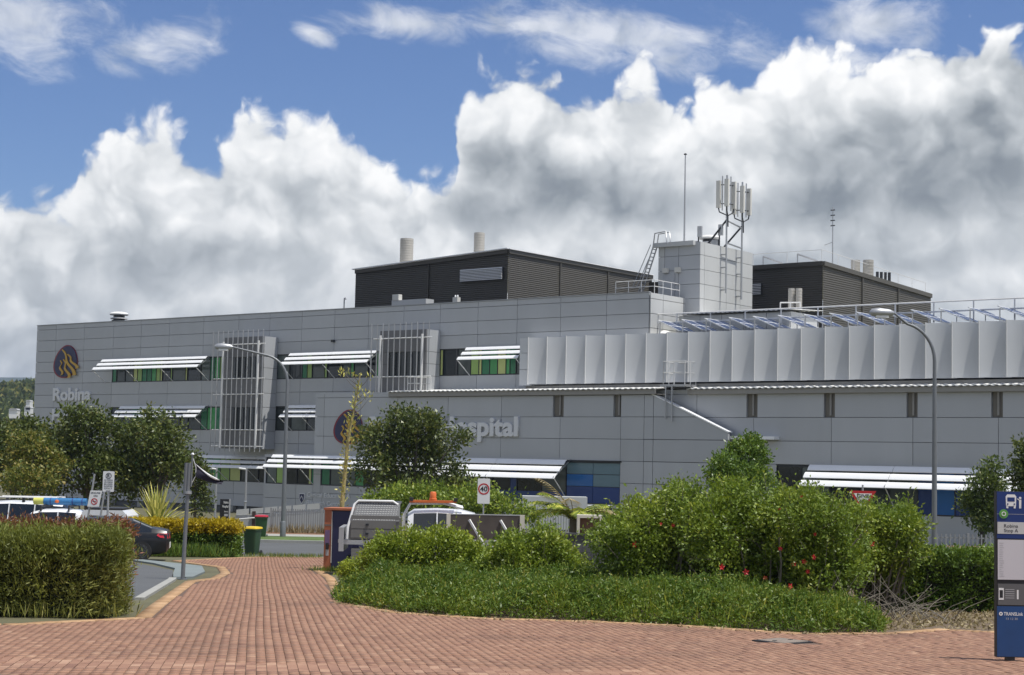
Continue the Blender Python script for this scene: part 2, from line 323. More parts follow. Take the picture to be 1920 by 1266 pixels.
# paved plaza and path
PLAZA = [(-12, 12), (-12, 21.6), (-6.85, 22.75), (-5.5, 24.7), (-6.0, 28.2), (-7.25, 37.6), (-7.05, 39.6), (-7.4, 43.1), (-8.3, 47.6), (-10.6, 52.6), (-9.6, 57.2), (-8.6, 60.2), (-4.6, 60.2), (-4.8, 54),
         (-5.55, 48.6), (-5.2, 46.8), (-4.25, 41.3), (-3.5, 35.5), (-2.85, 30.0), (-1.65, 27.3), (-.4, 26.35), (1.26, 26.15), (2.85, 25.4), (4.3, 24.2), (5.65, 24.8), (6.65, 25.95), (7.5, 25.5), (12, 25.9), (12, 12)]
MORTAR = mat('sand_joint', (0.115, 0.075, 0.055), 0.95, 0, 0.3, 3.0)
pave = sheet('pavement', PLAZA, 0.004, MORTAR, None, 'red brick paved plaza and path sloping down to the road'); BASE[pave] = (0, 0, 0)
def inpoly(X, Y, poly):
    c = np.zeros(X.shape, bool); n = len(poly)
    for i in range(n):
        (x0, y0), (x1, y1) = poly[i], poly[(i + 1) % n]
        if y0 == y1: continue
        c ^= ((y0 > Y) != (y1 > Y)) & (X < (x1 - x0) * (Y - y0) / (y1 - y0) + x0)
    return c
def brickmat(name, stops, useobj):
    m = bpy.data.materials.new(name); m.use_nodes = True; nt = m.node_tree; h = NG(nt); p = nt.nodes['Principled BSDF']
    f = h.n('ShaderNodeObjectInfo').outputs['Random'] if useobj else h.n('ShaderNodeAttribute', attribute_name='var').outputs['Fac']
    geo = h.n('ShaderNodeNewGeometry').outputs['Position']
    c = h.ramp(f, stops)
    st = h.sstep(h.noise(geo, 0.42, 6, 0.66), 0.47, 0.74); fine = h.noise(geo, 14, 4, 0.6)
    c = h.mixc(h.m('MULTIPLY', st, 0.42), c, (0.085, 0.055, 0.046, 1))
    pale = h.sstep(h.noise(h.comb(h.m('ADD', h.m('MULTIPLY', 1.0, 1.0), 0.0), 0.0, 0.0), 1, 1), 2, 3)
    ff = h.m('ADD', 0.72, h.m('MULTIPLY', fine, 0.56)); c = h.mixc(1.0, c, h.comb(ff, ff, ff), 'MULTIPLY')
    h.put(p.inputs['Base Color'], c); p.inputs['Roughness'].default_value = 0.88; p.inputs['Specular IOR Level'].default_value = 0.25
    b = h.n('ShaderNodeBump'); b.inputs['Strength'].default_value = 0.35; b.inputs['Distance'].default_value = 0.006; h.put(b.inputs['Height'], h.noise(geo, 60, 4, 0.6)); h.put(p.inputs['Normal'], b.outputs[0])
    MATS[name] = m; return m
BST = [(0.0, (0.20, 0.108, 0.078)), (0.12, (0.262, 0.145, 0.10)), (0.55, (0.298, 0.170, 0.115)), (0.88, (0.33, 0.195, 0.132)), (1.0, (0.40, 0.255, 0.175))]
TST = [(0.0, (0.34, 0.21, 0.115)), (0.6, (0.44, 0.28, 0.155)), (1.0, (0.52, 0.35, 0.21))]
BRK = brickmat('paving_brick', BST, False); BRKO = brickmat('paving_brick_single', BST, True); TAN = brickmat('border_brick', TST, False)
rng = np.random.default_rng(11)
th = math.atan(0.150)                    # bricks run along the path
pd = np.array([-math.sin(th), math.cos(th)]); pc = np.array([math.cos(th), math.sin(th)])
PW, PL = 0.106, 0.235
ii, jj = np.meshgrid(np.arange(-165, 185), np.arange(-10, 290), indexing='ij')
la = jj * PL + 0.012 * np.sin(ii * 0.9); ac = ii * PW + 0.009 * np.sin(jj * 0.11 + ii * 0.02)
BX = pc[0] * ac + pd[0] * la - 1.0; BY = pc[1] * ac + pd[1] * la + 0.0
def shrink(poly, d):
    c = []; n = len(poly)
    for i in range(n):
        p0, p1, p2 = (np.array(poly[(i + k) % n]) for k in (-1, 0, 1)); a = (p1 - p0) / np.linalg.norm(p1 - p0); b = (p2 - p1) / np.linalg.norm(p2 - p1)
        nn = np.array([a[1] + b[1], -a[0] - b[0]]); nn /= max(np.linalg.norm(nn), 1e-6); c.append(tuple(p1 + nn * d))
    return c
inner = shrink(PLAZA, 0.30)
if not inpoly(np.array([inner[10][0]]), np.array([inner[10][1]]), PLAZA)[0]: inner = shrink(PLAZA, -0.30)
ok = inpoly(BX, BY, inner) & (np.abs(BX) < 0.345 * BY + 0.4) & (BY > 14.6) & (BY < 60)
cv_ = np.array([4.02, 22.5]); 
ok &= ~((np.abs(BX - 3.72) < .42) & (np.abs(BY - 22.52) < .42))
px_, py_ = BX[ok], BY[ok]
def brick_batch(cx, cy, ca, sa, w, l, hgt=0.016):
    n = len(cx); hw, hl = w / 2 - 0.0038, l / 2 - 0.0045; zj = rng.uniform(-0.004, 0.004, n)
    loc = np.array([(-hw, -hl), (hw, -hl), (hw, hl), (-hw, hl)]); V = np.zeros((n, 8, 3))
    tilt = rng.normal(0, 0.009, (n, 2))
    for k in range(4):
        x = cx + loc[k, 0] * ca - loc[k, 1] * sa; y = cy + loc[k, 0] * sa + loc[k, 1] * ca
        zg = np.where(y < 62, -0.034 * y, -2.108)
        for q, hh in ((0, -0.01), (4, hgt)):
            V[:, k + q, 0] = x; V[:, k + q, 1] = y; V[:, k + q, 2] = zg + hh + zj + (tilt[:, 0] * loc[k, 0] + tilt[:, 1] * loc[k, 1] if q else 0)
    return V
FQ = np.array([(4, 5, 6, 7), (0, 1, 5, 4), (1, 2, 6, 5), (2, 3, 7, 6), (3, 0, 4, 7)])
def mass_mesh(name, V, Fq, var, m, parent):
    n, kv = V.shape[0], V.shape[1]; nf, nv = Fq.shape
    me = bpy.data.meshes.new(name); me.vertices.add(n * kv); me.vertices.foreach_set('co', V.reshape(-1).astype(np.float32))
    idx = (Fq[None] + (np.arange(n) * kv)[:, None, None]).reshape(-1)
    me.loops.add(len(idx)); me.loops.foreach_set('vertex_index', idx.astype(np.int32))
    me.polygons.add(n * nf); me.polygons.foreach_set('loop_start', (np.arange(n * nf) * nv).astype(np.int32))
    try: me.polygons.foreach_set('loop_total', np.full(n * nf, nv, np.int32))
    except Exception: pass
    me.update(calc_edges=True)
    at_ = me.attributes.new('var', 'FLOAT', 'FACE'); at_.data.foreach_set('value', np.repeat(var, nf).astype(np.float32))
    me.materials.append(m); return link(bpy.data.objects.new(name, me), parent)
# the 300 bricks that show largest: nearest ones in the frame
fr = np.array([(EYE[2], 0)]) if False else None
dxp = px_ / py_; inframe = (np.abs(dxp) < 0.30 + 0.0) & (py_ > 17.0 + 0.02 * px_ * 3)
order = np.argsort(np.where(inframe, py_, 1e9)); near = order[:300]; rest = np.setdiff1d(np.arange(len(px_)), near)
bmx = brick_batch(np.zeros(1), np.zeros(1), 1.0, 0.0, PW, PL)[0]
me = bpy.data.meshes.new('brick'); me.from_pydata([tuple(v) for v in bmx], [], [tuple(f) for f in FQ]); me.materials.append(BRKO)
for k in near:
    o = bpy.data.objects.new('brick', me); link(o, pave); o.location = (px_[k], py_[k], gz(py_[k]) + rng.uniform(-.002, .002))
    o.rotation_euler = (rng.normal(0, .010), rng.normal(0, .010), th + rng.normal(0, .008))
Vb = brick_batch(px_[rest], py_[rest], math.cos(th), math.sin(th), PW, PL)
o = mass_mesh('paving_bricks', Vb, FQ, rng.beta(2.2, 2.2, len(rest)), BRK, pave); o['kind'] = 'stuff'
# tan border bricks along the edges of the paving
bxs, bys, bang = [], [], []
npz = len(PLAZA)
for i in list(range(1, 12)) + list(range(13, npz - 3)):
    a, b = np.array(PLAZA[i]), np.array(PLAZA[i + 1]); L = np.linalg.norm(b - a); t = (b - a) / L; nrm = np.array([t[1], -t[0]])
    k = max(1, int(L / 0.118))
    for q in range(k):
        p = a + t * (q + .5) * L / k
        for s_ in (1, -1):
            c = p + nrm * s_ * 0.135
            if inpoly(np.array([c[0]]), np.array([c[1]]), PLAZA)[0]: bxs.append(c[0]); bys.append(c[1]); bang.append(math.atan2(t[1], t[0])); break
bang = np.array(bang); Vb = brick_batch(np.array(bxs), np.array(bys), np.cos(bang), np.sin(bang), 0.118, 0.24, 0.022)
o = mass_mesh('border_bricks', Vb, FQ, rng.random(len(bxs)), TAN, pave); o['kind'] = 'stuff'
# kerb stones along the car park edge
ks = [(-6.5, 29.6), (-7.62, 38.0), (-7.75, 38.75)]
for i in range(len(ks) - 1):
    a, b = Vector((*ks[i], gz(ks[i][1]) + .0)), Vector((*ks[i + 1], gz(ks[i + 1][1]) + .0)); n = max(1, int((b - a).length / 1.2))
    for q in range(n):
        p, r2 = a.lerp(b, (q + .01) / n), a.lerp(b, (q + .99) / n)
        o = MB().beam(p, r2, .17, .10).build('kerb_stone', KERB, pave)
# drain cover set in the paving
o = thing('drain_cover', 'square steel drain cover set into the brick paving', 'drain cover', (3.72, 22.5, gz(22.5) + .006), R_(40)); 
MB().box(-.29, .29, -.29, .29, 0, .016).build('frame', DARKM, o); MB().box(-.24, .24, -.24, .24, .016, .022).build('lid', mat('drain_lid', (.20, .165, .135), .85, 0, .3, 6), o)
for s_ in (-.16, .16): MB().box(s_ - .03, s_ + .03, -.02, .02, .022, .028).build('lifting_slot', DARKM, o)

# ------------------------------------------------------------------ hospital: cladding, windows, sunshades
def cut(rects, hole):
    out = []
    for (a, b, c, d) in rects:
        h0, h1, k0, k1 = hole
        if h1 <= a or h0 >= b or k1 <= c or k0 >= d: out.append((a, b, c, d)); continue
        if h0 > a: out.append((a, h0, c, d))
        if h1 < b: out.append((h1, b, c, d))
        m0, m1 = max(a, h0), min(b, h1)
        if k0 > c: out.append((m0, m1, c, k0))
        if k1 < d: out.append((m0, m1, k1, d))
    return out
def panel_wall(part, cols, rows, yf, t, holes, m, g_=0.016):
    rows = sorted(rows)
    for i in range(len(cols) - 1):
        for j in range(len(rows) - 1):
            rs = [(cols[i], cols[i + 1], rows[j], rows[j + 1])]
            for h in holes: rs = cut(rs, h)
            for (a, b, c, d) in rs:
                if b - a > .08 and d - c > .08: piece('wall_panel', m, part, a + g_, b - g_, yf, yf + t, c + g_, d - g_)
def window_band(th_, x0, x1, z0, z1, yf, pattern, name='window', transom=None):
    # dark frame recessed in the wall, each pane or coloured panel a piece of its own
    fr = MB(); fr.box(x0 - .02, x1 + .02, yf + .05, yf + .19, z0 - .02, z0 + .07).box(x0 - .02, x1 + .02, yf + .05, yf + .19, z1 - .07, z1 + .02)
    tot = sum(p[0] for p in pattern); x = x0; edges = []
    for wd, ty in pattern: edges.append((x, x + wd * (x1 - x0) / tot, ty)); x += wd * (x1 - x0) / tot
    for a, b, ty in edges + [(x1, x1, '')]: fr.box(a - .03, a + .03, yf + .052, yf + .188, z0 + .07, z1 - .07)
    f = fr.build(name, DARKM, th_)
    for a, b, ty in edges:
        if ty == 'g' and transom:
            zt = z0 + (z1 - z0) * transom
            piece('pane', GLASS, f, a + .035, b - .035, yf + .12, yf + .16, z0 + .075, zt - .03); piece('pane', GLASS, f, a + .035, b - .035, yf + .12, yf + .16, zt + .03, z1 - .075)
        else:
            piece('pane' if ty == 'g' else 'coloured_panel', BLIND if ty == 'g' and random.random() < .38 else GREENS[ty], f, a + .035, b - .035, yf + (.12 if ty == 'g' else .085), yf + .16, z0 + .075, z1 - .075)
    return f
def sunshade(th_, x0, x1, zt, yf, seg=4.0, out=(0.45, 0.92, 1.40), drop=(0.0, 0.38, 0.78), bl=0.29, zsill=None):
    n = max(1, round((x1 - x0) / seg)); L = (x1 - x0) / n
    root = MB().box(x0, x1, yf - .06, yf - .003, zt + .05, zt + .13).build('sunshade', ALU, th_)
    for k in range(n + 1):
        x = min(max(x0 + k * L, x0 + .12), x1 - .12)
        MB().beam((x, yf, zt - .06), (x, yf - out[2] - .1, zt - drop[2] - .22), .05, .09).build('arm', ALU, root)
        MB().tube([(x, yf - out[2] - .05, zt - drop[2] - .25), (x, yf - .02, (zsill if zsill is not None else zt - 1.9))], .035, 6).build('strut', LETTER, root)
    for k in range(n):
        a, b = x0 + k * L + .015, x0 + (k + 1) * L - .015
        for o_, d_ in zip(out, drop):
            prof = []
            for q in range(6):
                t = q / 5; ang = R_(22 + 50 * t)
                prof.append((o_ - bl * .5 + bl * .8 * t, zt - d_ + .06 - bl * .78 * (t ** 1.5)))
            v = [(a, yf - y, z) for y, z in prof] + [(b, yf - y, z) for y, z in prof] + [(a, yf - y + .01, z - .035) for y, z in prof] + [(b, yf - y + .01, z - .035) for y, z in prof]
            f = []
            for q in range(5): f += [(q, q + 1, q + 7, q + 6), (q + 12, q + 18, q + 19, q + 13), (q, q + 12, q + 13, q + 1), (q + 6, q + 7, q + 19, q + 18)]
            f += [(0, 6, 18, 12), (5, 17, 23, 11)]
            MB().add(v, f).build('slat', WHITE, root, 40)
    return root
G_ = 'g'
# --- main wing
MAIN_T = 13.52
mw = fthing('hospital_wing', 'three storey grey panelled main wing with green glazed window bands', 'building', (0, 0, -3.2))
core = MB().box(0.02, 69.95, .2, 22, -3.2, MAIN_T - .15).build('wall', CORE, mw)
cols = [0, 3.0, 7.25, 11.5, 15.4, 19.25, 23.75, 28.2, 32.0, 35.8, 39.55, 43.3, 47.05, 50.8, 54.55, 58.3, 62.3, 66.35, 69.97]
rows = [MAIN_T, 13.1, 12.05, 11.03, 10.0, 9.0, 7.95, 6.85, 5.68, 4.7, 3.68, 2.6, 1.42, .4, -.66, -1.7, -2.72]
W3 = [(11.5, 26.6, 7.95, 10.0), (32.9, 46.2, 7.95, 10.0), (50.85, 62.3, 7.95, 10.0)]
W2 = [(11.5, 26.6, 3.68, 5.68), (32.9, 41.5, 3.68, 5.68)]
W1 = [(11.5, 36.0, -.66, 1.42)]
bays = [(28.32, 33.02, 2.08, 11.45), (46.1, 50.85, 6.4, 11.45)]
panel_wall(core, cols, rows, 0.0, 0.2, W3 + W2 + W1, CLAD)
MB().box(0, 69.97, -.05, .25, MAIN_T, MAIN_T + .07).build('coping', mat('coping', (0.33, .34, .35), .5), mw)
MB().box(0, 69.97, .25, 22, MAIN_T - .35, MAIN_T - .15).build('roof', ROOFW, mw)
# plinth recess and columns below the lowest storey
for k in range(12): piece('column', KERB, mw, 4 + k * 4.0, 4.45 + k * 4.0, -.25, .15, -3.2, -2.74)
# return wall on the right end, its sunlight put into paler panels
retp = MB().box(69.97, 70.02, .3, 21.9, 9.0, MAIN_T - .2).build('return_wall', CORE, mw)
yc = [0, 1.6, 4.3, 7.0, 9.7, 12.4, 15.1, 18, 22]
for i in range(len(yc) - 1):
    for j, (a, b) in enumerate([(9.0, 10.0), (10.0, 11.03), (11.03, 12.05), (12.05, 13.1), (13.1, MAIN_T)]):
        piece('wall_panel', CLADR, retp, 70.02, 70.1, yc[i] + .02, yc[i + 1] - .02, a + .02, b - .02)
window_band(mw, *W3[0], 0, [(.3, 'd'), (.65, G_), (.65, G_), (.3, 'y'), (.35, 'l'), (.35, 'd'), (.35, 'd'), (.35, 'm'), (.3, 'l'), (.15, 'y'), (.6, G_), (.12, 'l'), (.95, G_), (.14, 'y'), (.95, G_), (.65, G_), (.32, 'd'), (.36, 'm'), (.36, 'l')])
window_band(mw, *W3[1], 0, [(.8, G_), (.8, G_), (.3, 'd'), (.3, 'l'), (.75, G_), (.16, 'l'), (.9, G_), (.5, G_), (.18, 'm'), (.8, G_), (.5, G_), (.35, 'm'), (.35, 'd'), (.35, 'l')])
window_band(mw, *W3[2], 0, [(.15, 'y'), (.75, G_), (.7, G_), (.42, 'l'), (.15, 'y'), (.4, 'd'), (.4, 'm'), (.42, 'y'), (.2, 'm'), (.3, 'd'), (.6, G_), (.35, 'l'), (.6, G_), (.6, G_)])
window_band(mw, *W2[0], 0, [(.8, G_), (.6, G_), (.4, 'd'), (.35, 'l'), (.7, G_), (.8, G_), (.9, G_), (.5, G_), (.8, G_), (.4, 'd'), (.5, 'm'), (.5, 'd')])
window_band(mw, *W2[1], 0, [(.8, G_), (.8, G_), (.5, G_), (.3, 'l'), (.32, 'y'), (.42, 'd'), (.6, G_)])
window_band(mw, *W1[0], 0, [(.8, G_), (.6, G_), (.3, 'm'), (.7, G_), (.8, G_), (.35, 'l'), (.8, G_), (.8, G_), (.35, 'l'), (.3, 'd'), (.4, 'm'), (.5, 'l'), (.55, 'y'), (.9, G_), (.9, G_), (.25, 'm'), (.9, G_)])
sunshade(mw, 10.45, 24.75, 10.0, 0, 4.75, zsill=7.95)
sunshade(mw, 34.85, 44.6, 10.0, 0, 4.9, zsill=7.95)
sunshade(mw, 53.75, 59.55, 10.0, 0, 4.1, zsill=7.95)
sunshade(mw, 13.3, 24.75, 5.7, 0, 3.8, zsill=3.68)
sunshade(mw, 34.9, 40.4, 5.7, 0, 2.7, zsill=3.68)
sunshade(mw, 23.7, 35.2, 1.45, 0, 3.9, zsill=-.62)
# window bays with tube screens
BAYD = mat('dark_bay_panel', (0.17, 0.17, 0.175), .5, 0, .08, .6, objvar=.06, coords='World')
def bay(x0, x1, z0, z1, wins, rails, zc0, zc1, zt0, zt1, nb, xb0, xb1):
    b = MB().box(x0 + .06, x1 - .06, -1.55, .1, z0 + .05, z1 - .05).build('window_bay', CORE, mw)
    zz = sorted({z0, z1} | {w_[0] for w_ in wins} | {w_[1] for w_ in wins})
    zz2 = [z0]
    for z in zz[1:]:
        n = max(1, round((z - zz2[-1]) / 1.15)); s0 = zz2[-1]
        zz2 += [s0 + (z - s0) * (k + 1) / n for k in range(n)]
    for j in range(len(zz2) - 1):
        a, c = zz2[j], zz2[j + 1]; inw = any(w_[0] - .01 <= a and c <= w_[1] + .01 for w_ in wins)
        piece('wall_panel', BAYD, b, x0, x0 + .9, -1.65, -1.55, a + .015, c - .015); piece('wall_panel', BAYD, b, x1 - .55, x1, -1.65, -1.55, a + .015, c - .015)
        if not inw: piece('wall_panel', BAYD, b, x0 + .93, x1 - .58, -1.65, -1.55, a + .015, c - .015)
        piece('wall_panel', CLAD, b, x1 - .06, x1 + .02, -1.53, -.03, a + .015, c - .015)
    for wz0, wz1 in wins:
        n = 4; wx0, wx1 = x0 + .93, x1 - .58
        for k in range(n): piece('pane', GLASS, b, wx0 + (wx1 - wx0) * k / n + .03, wx0 + (wx1 - wx0) * (k + 1) / n - .03, -1.6, -1.56, wz0 + .03, wz1 - .03)
    s_ = None
    for zr in rails:
        r_ = MB().tube([(xb0 + .3, -2.45, zr), (xb1 + .35, -2.45, zr)], .045, 6).build('tube_screen' if s_ is None else 'rail', ALUB, s_ or mw); s_ = s_ or r_
        for xx in (x0 + .3, x1 - .3): MB().tube([(xx, -1.6, zr), (xx, -2.45, zr)], .04, 6).build('bracket', ALUB, s_)
    for k in range(nb):
        x = xb0 + (xb1 - xb0) * k / (nb - 1); MB().tube([(x, -2.36, zt0), (x, -2.36, zt1)], .048, 6).build('vertical_bar', ALU, s_, 60)
    for x in (x0 + .85, x1 + .38): MB().tube([(x, -2.55, zc0), (x, -2.55, zc1)], .10, 10).build('white_column', ALUB, s_, 60)
bay(28.32, 33.02, 2.08, 11.45, [(7.9, 9.75), (3.6, 5.55)], (10.75, 7.9, 6.6, 3.65, 2.3), 2.15, 11.0, 1.85, 11.95, 11, 27.7, 33.75)
bay(46.1, 50.85, 6.4, 11.45, [(7.9, 9.75)], (10.75, 7.8), 6.6, 11.0, 6.6, 11.95, 11, 45.85, 51.75)
cam_ = MB().box(39.4, 39.65, -.25, 0, 10.85, 11.05).build('camera_bracket', DARKM, mw)

# --- front wing: low block, eave roof, louvre storey
YF = -2.6
fwg = fthing('hospital_wing', 'low front wing with curved louvre screen along its upper storey', 'building', (40.2, 0, -3.2))
FT = 6.62
fcore = MB().box(40.25, 71.6, YF + .2, .0, -3.2, 6.45).box(34.6, 40.25, YF + .2, 0, -3.2, 1.5).build('wall', CORE, fwg)
fcols = [40.2, 41.2, 45.1, 48.95, 54.0, 59.05, 64.35, 69.5, 71.4]; frows = [FT, 6.22, 4.72, 3.2, 1.7, .2, -1.28, -3.1]
FW = (55.0, 69.5, -1.28, 1.6)
fholes = [(63.7, 64.62, 4.74, 6.5), (68.88, 69.5, 4.74, 6.5), FW, (41, 55, -.66, 1.42)]
panel_wall(fcore, fcols, frows, YF, .2, fholes, CLAD)
gcols = [34.6, 38.3, 40.2]; panel_wall(fcore, gcols, [1.7, 1.45, .4, -.66, -1.8, -3.1], YF, .2, [(34.8, 41, -.66, 1.42)], CLAD)
window_band(fwg, 34.8, 41.0, -.66, 1.42, YF, [(.7, G_), (.5, 'l'), (.9, G_), (.8, G_), (.2, 'y'), (.35, 'd'), (.3, 'm')])
window_band(fwg, 41.05, 55.0, -.66, 1.42, YF, [(.3, 'd'), (.9, G_), (.3, 'm'), (.9, G_), (.9, G_), (.4, 'l'), (.9, G_)])
window_band(fwg, 55.0, 64.9, -1.28, 1.6, YF, [(.9, G_), (.9, G_), (.9, G_), (.35, 'b'), (1.2, G_), (1.2, G_)])
for (a, b, c, d, ty) in [(64.95, 67.2, .75, 1.55, 't'), (67.2, 69.45, .75, 1.55, 't'), (64.95, 67.2, -.1, .75, 'c'), (67.2, 69.45, -.1, .75, 't'), (64.95, 67.2, -1.25, -.1, 'b'), (67.2, 69.45, -1.25, -.1, 'b')]:
    piece('coloured_panel', GREENS[ty], fcore, a + .02, b - .02, YF + .08, YF + .18, c + .02, d - .02)
piece('coloured_panel', GREENS['b'], fcore, 55.1, 64.8, YF + .02, YF + .05, -1.25, -.55)
MB().box(64.9, 69.6, YF - .1, YF + .05, 1.6, 1.7).build('window_head', DARKM, fwg)
sunshade(fwg, 35.9, 53.0, 1.62, YF, 4.3, zsill=-.6); sunshade(fwg, 53.05, 65.3, 1.66, YF, 4.9, out=(.62, 1.18, 1.72), drop=(0, .47, .97), bl=.43, zsill=-1.2)
for (a, b) in ((63.7, 64.62), (68.88, 69.5)):
    MB().box(a + .02, b - .02, YF + .17, YF + .19, 4.76, 6.48).build('recess', BROWN, fwg)
    MB().tube([((a + b) / 2 + .1, YF + .1, 6.4), ((a + b) / 2 + .1, YF + .1, 4.85)], .07, 8).build('downpipe', BEIGE, fwg, 60)
# sloping parapet wall at the right end of the block
def clip(poly, f):
    out = []
    for i in range(len(poly)):
        p, q = poly[i], poly[(i + 1) % len(poly)]; fp, fq = f(p), f(q)
        if fp >= 0: out.append(p)
        if (fp >= 0) != (fq >= 0): t = fp / (fp - fq); out.append((p[0] + (q[0] - p[0]) * t, p[1] + (q[1] - p[1]) * t))
    return out
sl = (3.74 - 6.5) / (77.9 - 71.4); line = lambda x: 6.5 + sl * (x - 71.4)
sw = MB().prism([(71.4, -3.2), (77.95, -3.2), (77.95, line(77.95) - .12), (71.4, 6.36)], YF + .2, YF + .45).build('parapet_wall', CORE, fwg)
for a, b in ((71.4, 72.15), (72.15, 77.98)):
    rr = sorted(frows)
    for j in range(len(rr) - 1):
        pl = clip([(a + .02, rr[j] + .02), (b - .02, rr[j] + .02), (b - .02, rr[j + 1] - .02), (a + .02, rr[j + 1] - .02)], lambda p: line(p[0]) - .03 - p[1])
        if len(pl) > 2: MB().prism(pl, YF, YF + .2).build('wall_panel', CLAD, sw)
MB().beam((71.3, YF + .22, line(71.3) + .03), (78.0, YF + .22, line(78.0) + .03), .55, .08).build('coping', WHITE, fwg)
MB().box(77.95, 81.2, -2.3, -1.55, 3.28, 3.48).build('canopy', WHITE, fwg)
# right hand part of the wing
YR = -1.6
rcore = MB().box(71.6, 101, YR + .2, .5, -3.2, 6.45).build('wall', CORE, fwg)
rcols = [71.6, 74.95, 79.3, 84.9, 90.4, 95.8, 101]; gaps = [(78.76, 79.56), (84.37, 85.12), (89.99, 90.69), (95.38, 96.06)]
panel_wall(rcore, rcols, [6.6, 6.28, 4.72, 3.2, 1.7, -1.22, -3.1], YR, .2, [(a, b, 4.74, 6.4) for a, b in gaps] + [(81.0, 101, -1.22, 1.7)], CLAD)
for (a, b) in gaps:
    MB().box(a + .02, b - .02, YR + .17, YR + .19, 4.76, 6.4).build('recess', BROWN, fwg)
    MB().tube([((a + b) / 2 + .05, YR + .1, 6.4), ((a + b) / 2 + .05, YR + .1, 4.85)], .08, 8).build('downpipe', BEIGE, fwg, 60)
window_band(fwg, 81.0, 101, -1.22, 1.62, YR, [(1.4, G_), (1.6, G_), (1.6, G_), (1.6, G_), (1.5, G_), (.9, 'b'), (1.0, 'c'), (1.5, 'b'), (1.6, G_), (1.6, G_), (1.6, G_)])
sunshade(fwg, 83.6, 101, 1.66, YR, 5.55, out=(.62, 1.18, 1.72), drop=(0, .47, .97), bl=.43, zsill=-1.2)
# eave roofs, ribbed sheet with white edge
def eave(x0, x1, yf, yb, z):
    f = MB().box(x0, x1, yf + .12, yf + .2, z - .38, z - .06).build('fascia', BEIGE, fwg)
    MB().box(x0, x1, yf + .2, yb, z - .40, z - .36).build('soffit', BEIGE, fwg)
    m = MB(); n = int((x1 - x0) / .11); prof = []
    for k in range(n + 1):
        x = x0 + (x1 - x0) * k / n; prof.append((x, z + (.035 if (k // 2) % 2 else -.01)))
    v = []; fc_ = []
    for x, zz in prof: v += [(x, yf, zz), (x, yb, zz + .25), (x, yf, zz - .05), (x, yb, zz + .2)]
    for k in range(n): a = 4 * k; fc_ += [(a, a + 4, a + 5, a + 1), (a + 2, a + 3, a + 7, a + 6), (a, a + 2, a + 6, a + 4)]
    m.add(v, fc_).build('roof_sheet', ROOFW, fwg)
eave(48.2, 72.45, YF - .36, .0, FT + .02); eave(74.4, 101, YF + .55, -.2, FT + .02)
# louvre storey
LZ0, LZ1 = 7.12, 10.5
lb = MB().box(59.75, 101, -.85, 6.0, LZ0 + .1, LZ1 - .12).build('louvre_storey', CORE, fwg)
MB().box(60, 101, -1.0, 5, LZ0 - .45, LZ0 - .1).build('roof_upstand', BEIGE, fwg)
for a, b in ((LZ0 - .1, 8.2), (8.2, 9.4), (9.4, LZ1)): piece('wall_panel', CLADR if False else PERF, lb, 59.7, 60.66, -1.4, -.9, a + .015, b - .015)
lst = 1.698
for k in range(25):
    x0 = 60.68 + k * lst; v = []; N8 = 8
    for q in range(N8 + 1):
        t = q / N8; x = x0 + lst * 1.02 * t; y = -1.66 + .72 * (1 - (1 - t) ** 2.1)
        v += [(x, y, LZ0), (x, y, LZ1), (x, y + .05, LZ0), (x, y + .05, LZ1)]
    f = []
    for q in range(N8): a = 4 * q; f += [(a, a + 4, a + 5, a + 1), (a + 2, a + 3, a + 7, a + 6), (a + 1, a + 5, a + 7, a + 3), (a, a + 2, a + 6, a + 4)]
    f += [(0, 1, 3, 2), (4 * N8, 4 * N8 + 2, 4 * N8 + 3, 4 * N8 + 1)]
    pn = MB().add(v, f).build('louvre_panel', PERF, lb, 35)
    MB().box(x0 - .03, x0 + .015, -1.70, -1.61, LZ0 - .02, LZ1 + .02).build('lit_edge', ALUB, lb)  # pale strip: the bright sunlit panel edge put into colour
MB().box(59.75, 101, -1.0, 7, LZ1 - .12, LZ1 - .04).build('roof', ROOFW, fwg)
# roof plant room behind the louvres
MB().box(71.2, 80.0, 2.0, 6, LZ1, 11.95).build('plant_room_wall', CLADR, fwg)
for k in range(5): piece('wall_panel', CLADR, fwg, 71.2 + k * 1.75 + .02, 71.2 + (k + 1) * 1.75 - .02, 1.92, 2.0, LZ1, 11.9)
m = MB(); n = 50; v = []; fc_ = []
for k in range(n + 1):
    x = 70.9 + 9.4 * k / n; zz = 12.06 + (.05 if k % 2 else 0); v += [(x, 1.5, zz), (x, 6.2, zz + .25), (x, 1.5, zz - .06)]
for k in range(n): a = 3 * k; fc_ += [(a, a + 3, a + 4, a + 1), (a, a + 2, a + 5, a + 3)]
m.add(v, fc_).build('roof_sheet', ROOFW, fwg)
# guard rails
def guardrail(th_, name, pts, h=1.15, step=2.7, r=.035, m=ALUB, mid=True):
    P = [Vector(p) for p in pts]; o = None
    for hh in ((h, h * .52) if mid else (h,)):
        q_ = MB().tube([p + Vector((0, 0, hh)) for p in P], r, 6).build(name if o is None else 'mid_rail', m, th_ if o is None else o); o = o or q_
    for i in range(len(P) - 1):
        n = max(1, round((P[i + 1] - P[i]).length / step))
        for k in range(n + (i == len(P) - 2)): p = P[i].lerp(P[i + 1], k / n); MB().tube([p, p + Vector((0, 0, h))], r * .9, 6).build('rail_post', m, o)
    return o
guardrail(fwg, 'guard_rail', [(68.9, 1.0, 10.75), (88, 1.0, 10.75), (101, 1.0, 10.75)], 1.3, 2.75, .055)
guardrail(fwg, 'guard_rail', [(72.9, -2.6, 6.9), (72.9, -1.2, 6.9), (74.6, -1.2, 6.9), (74.6, -2.6, 6.9), (72.9, -2.6, 6.9)], 1.55, .9, .03)
MB().box(72.7, 74.7, -2.7, -1.1, 6.75, 6.9).build('platform', ALU, fwg)
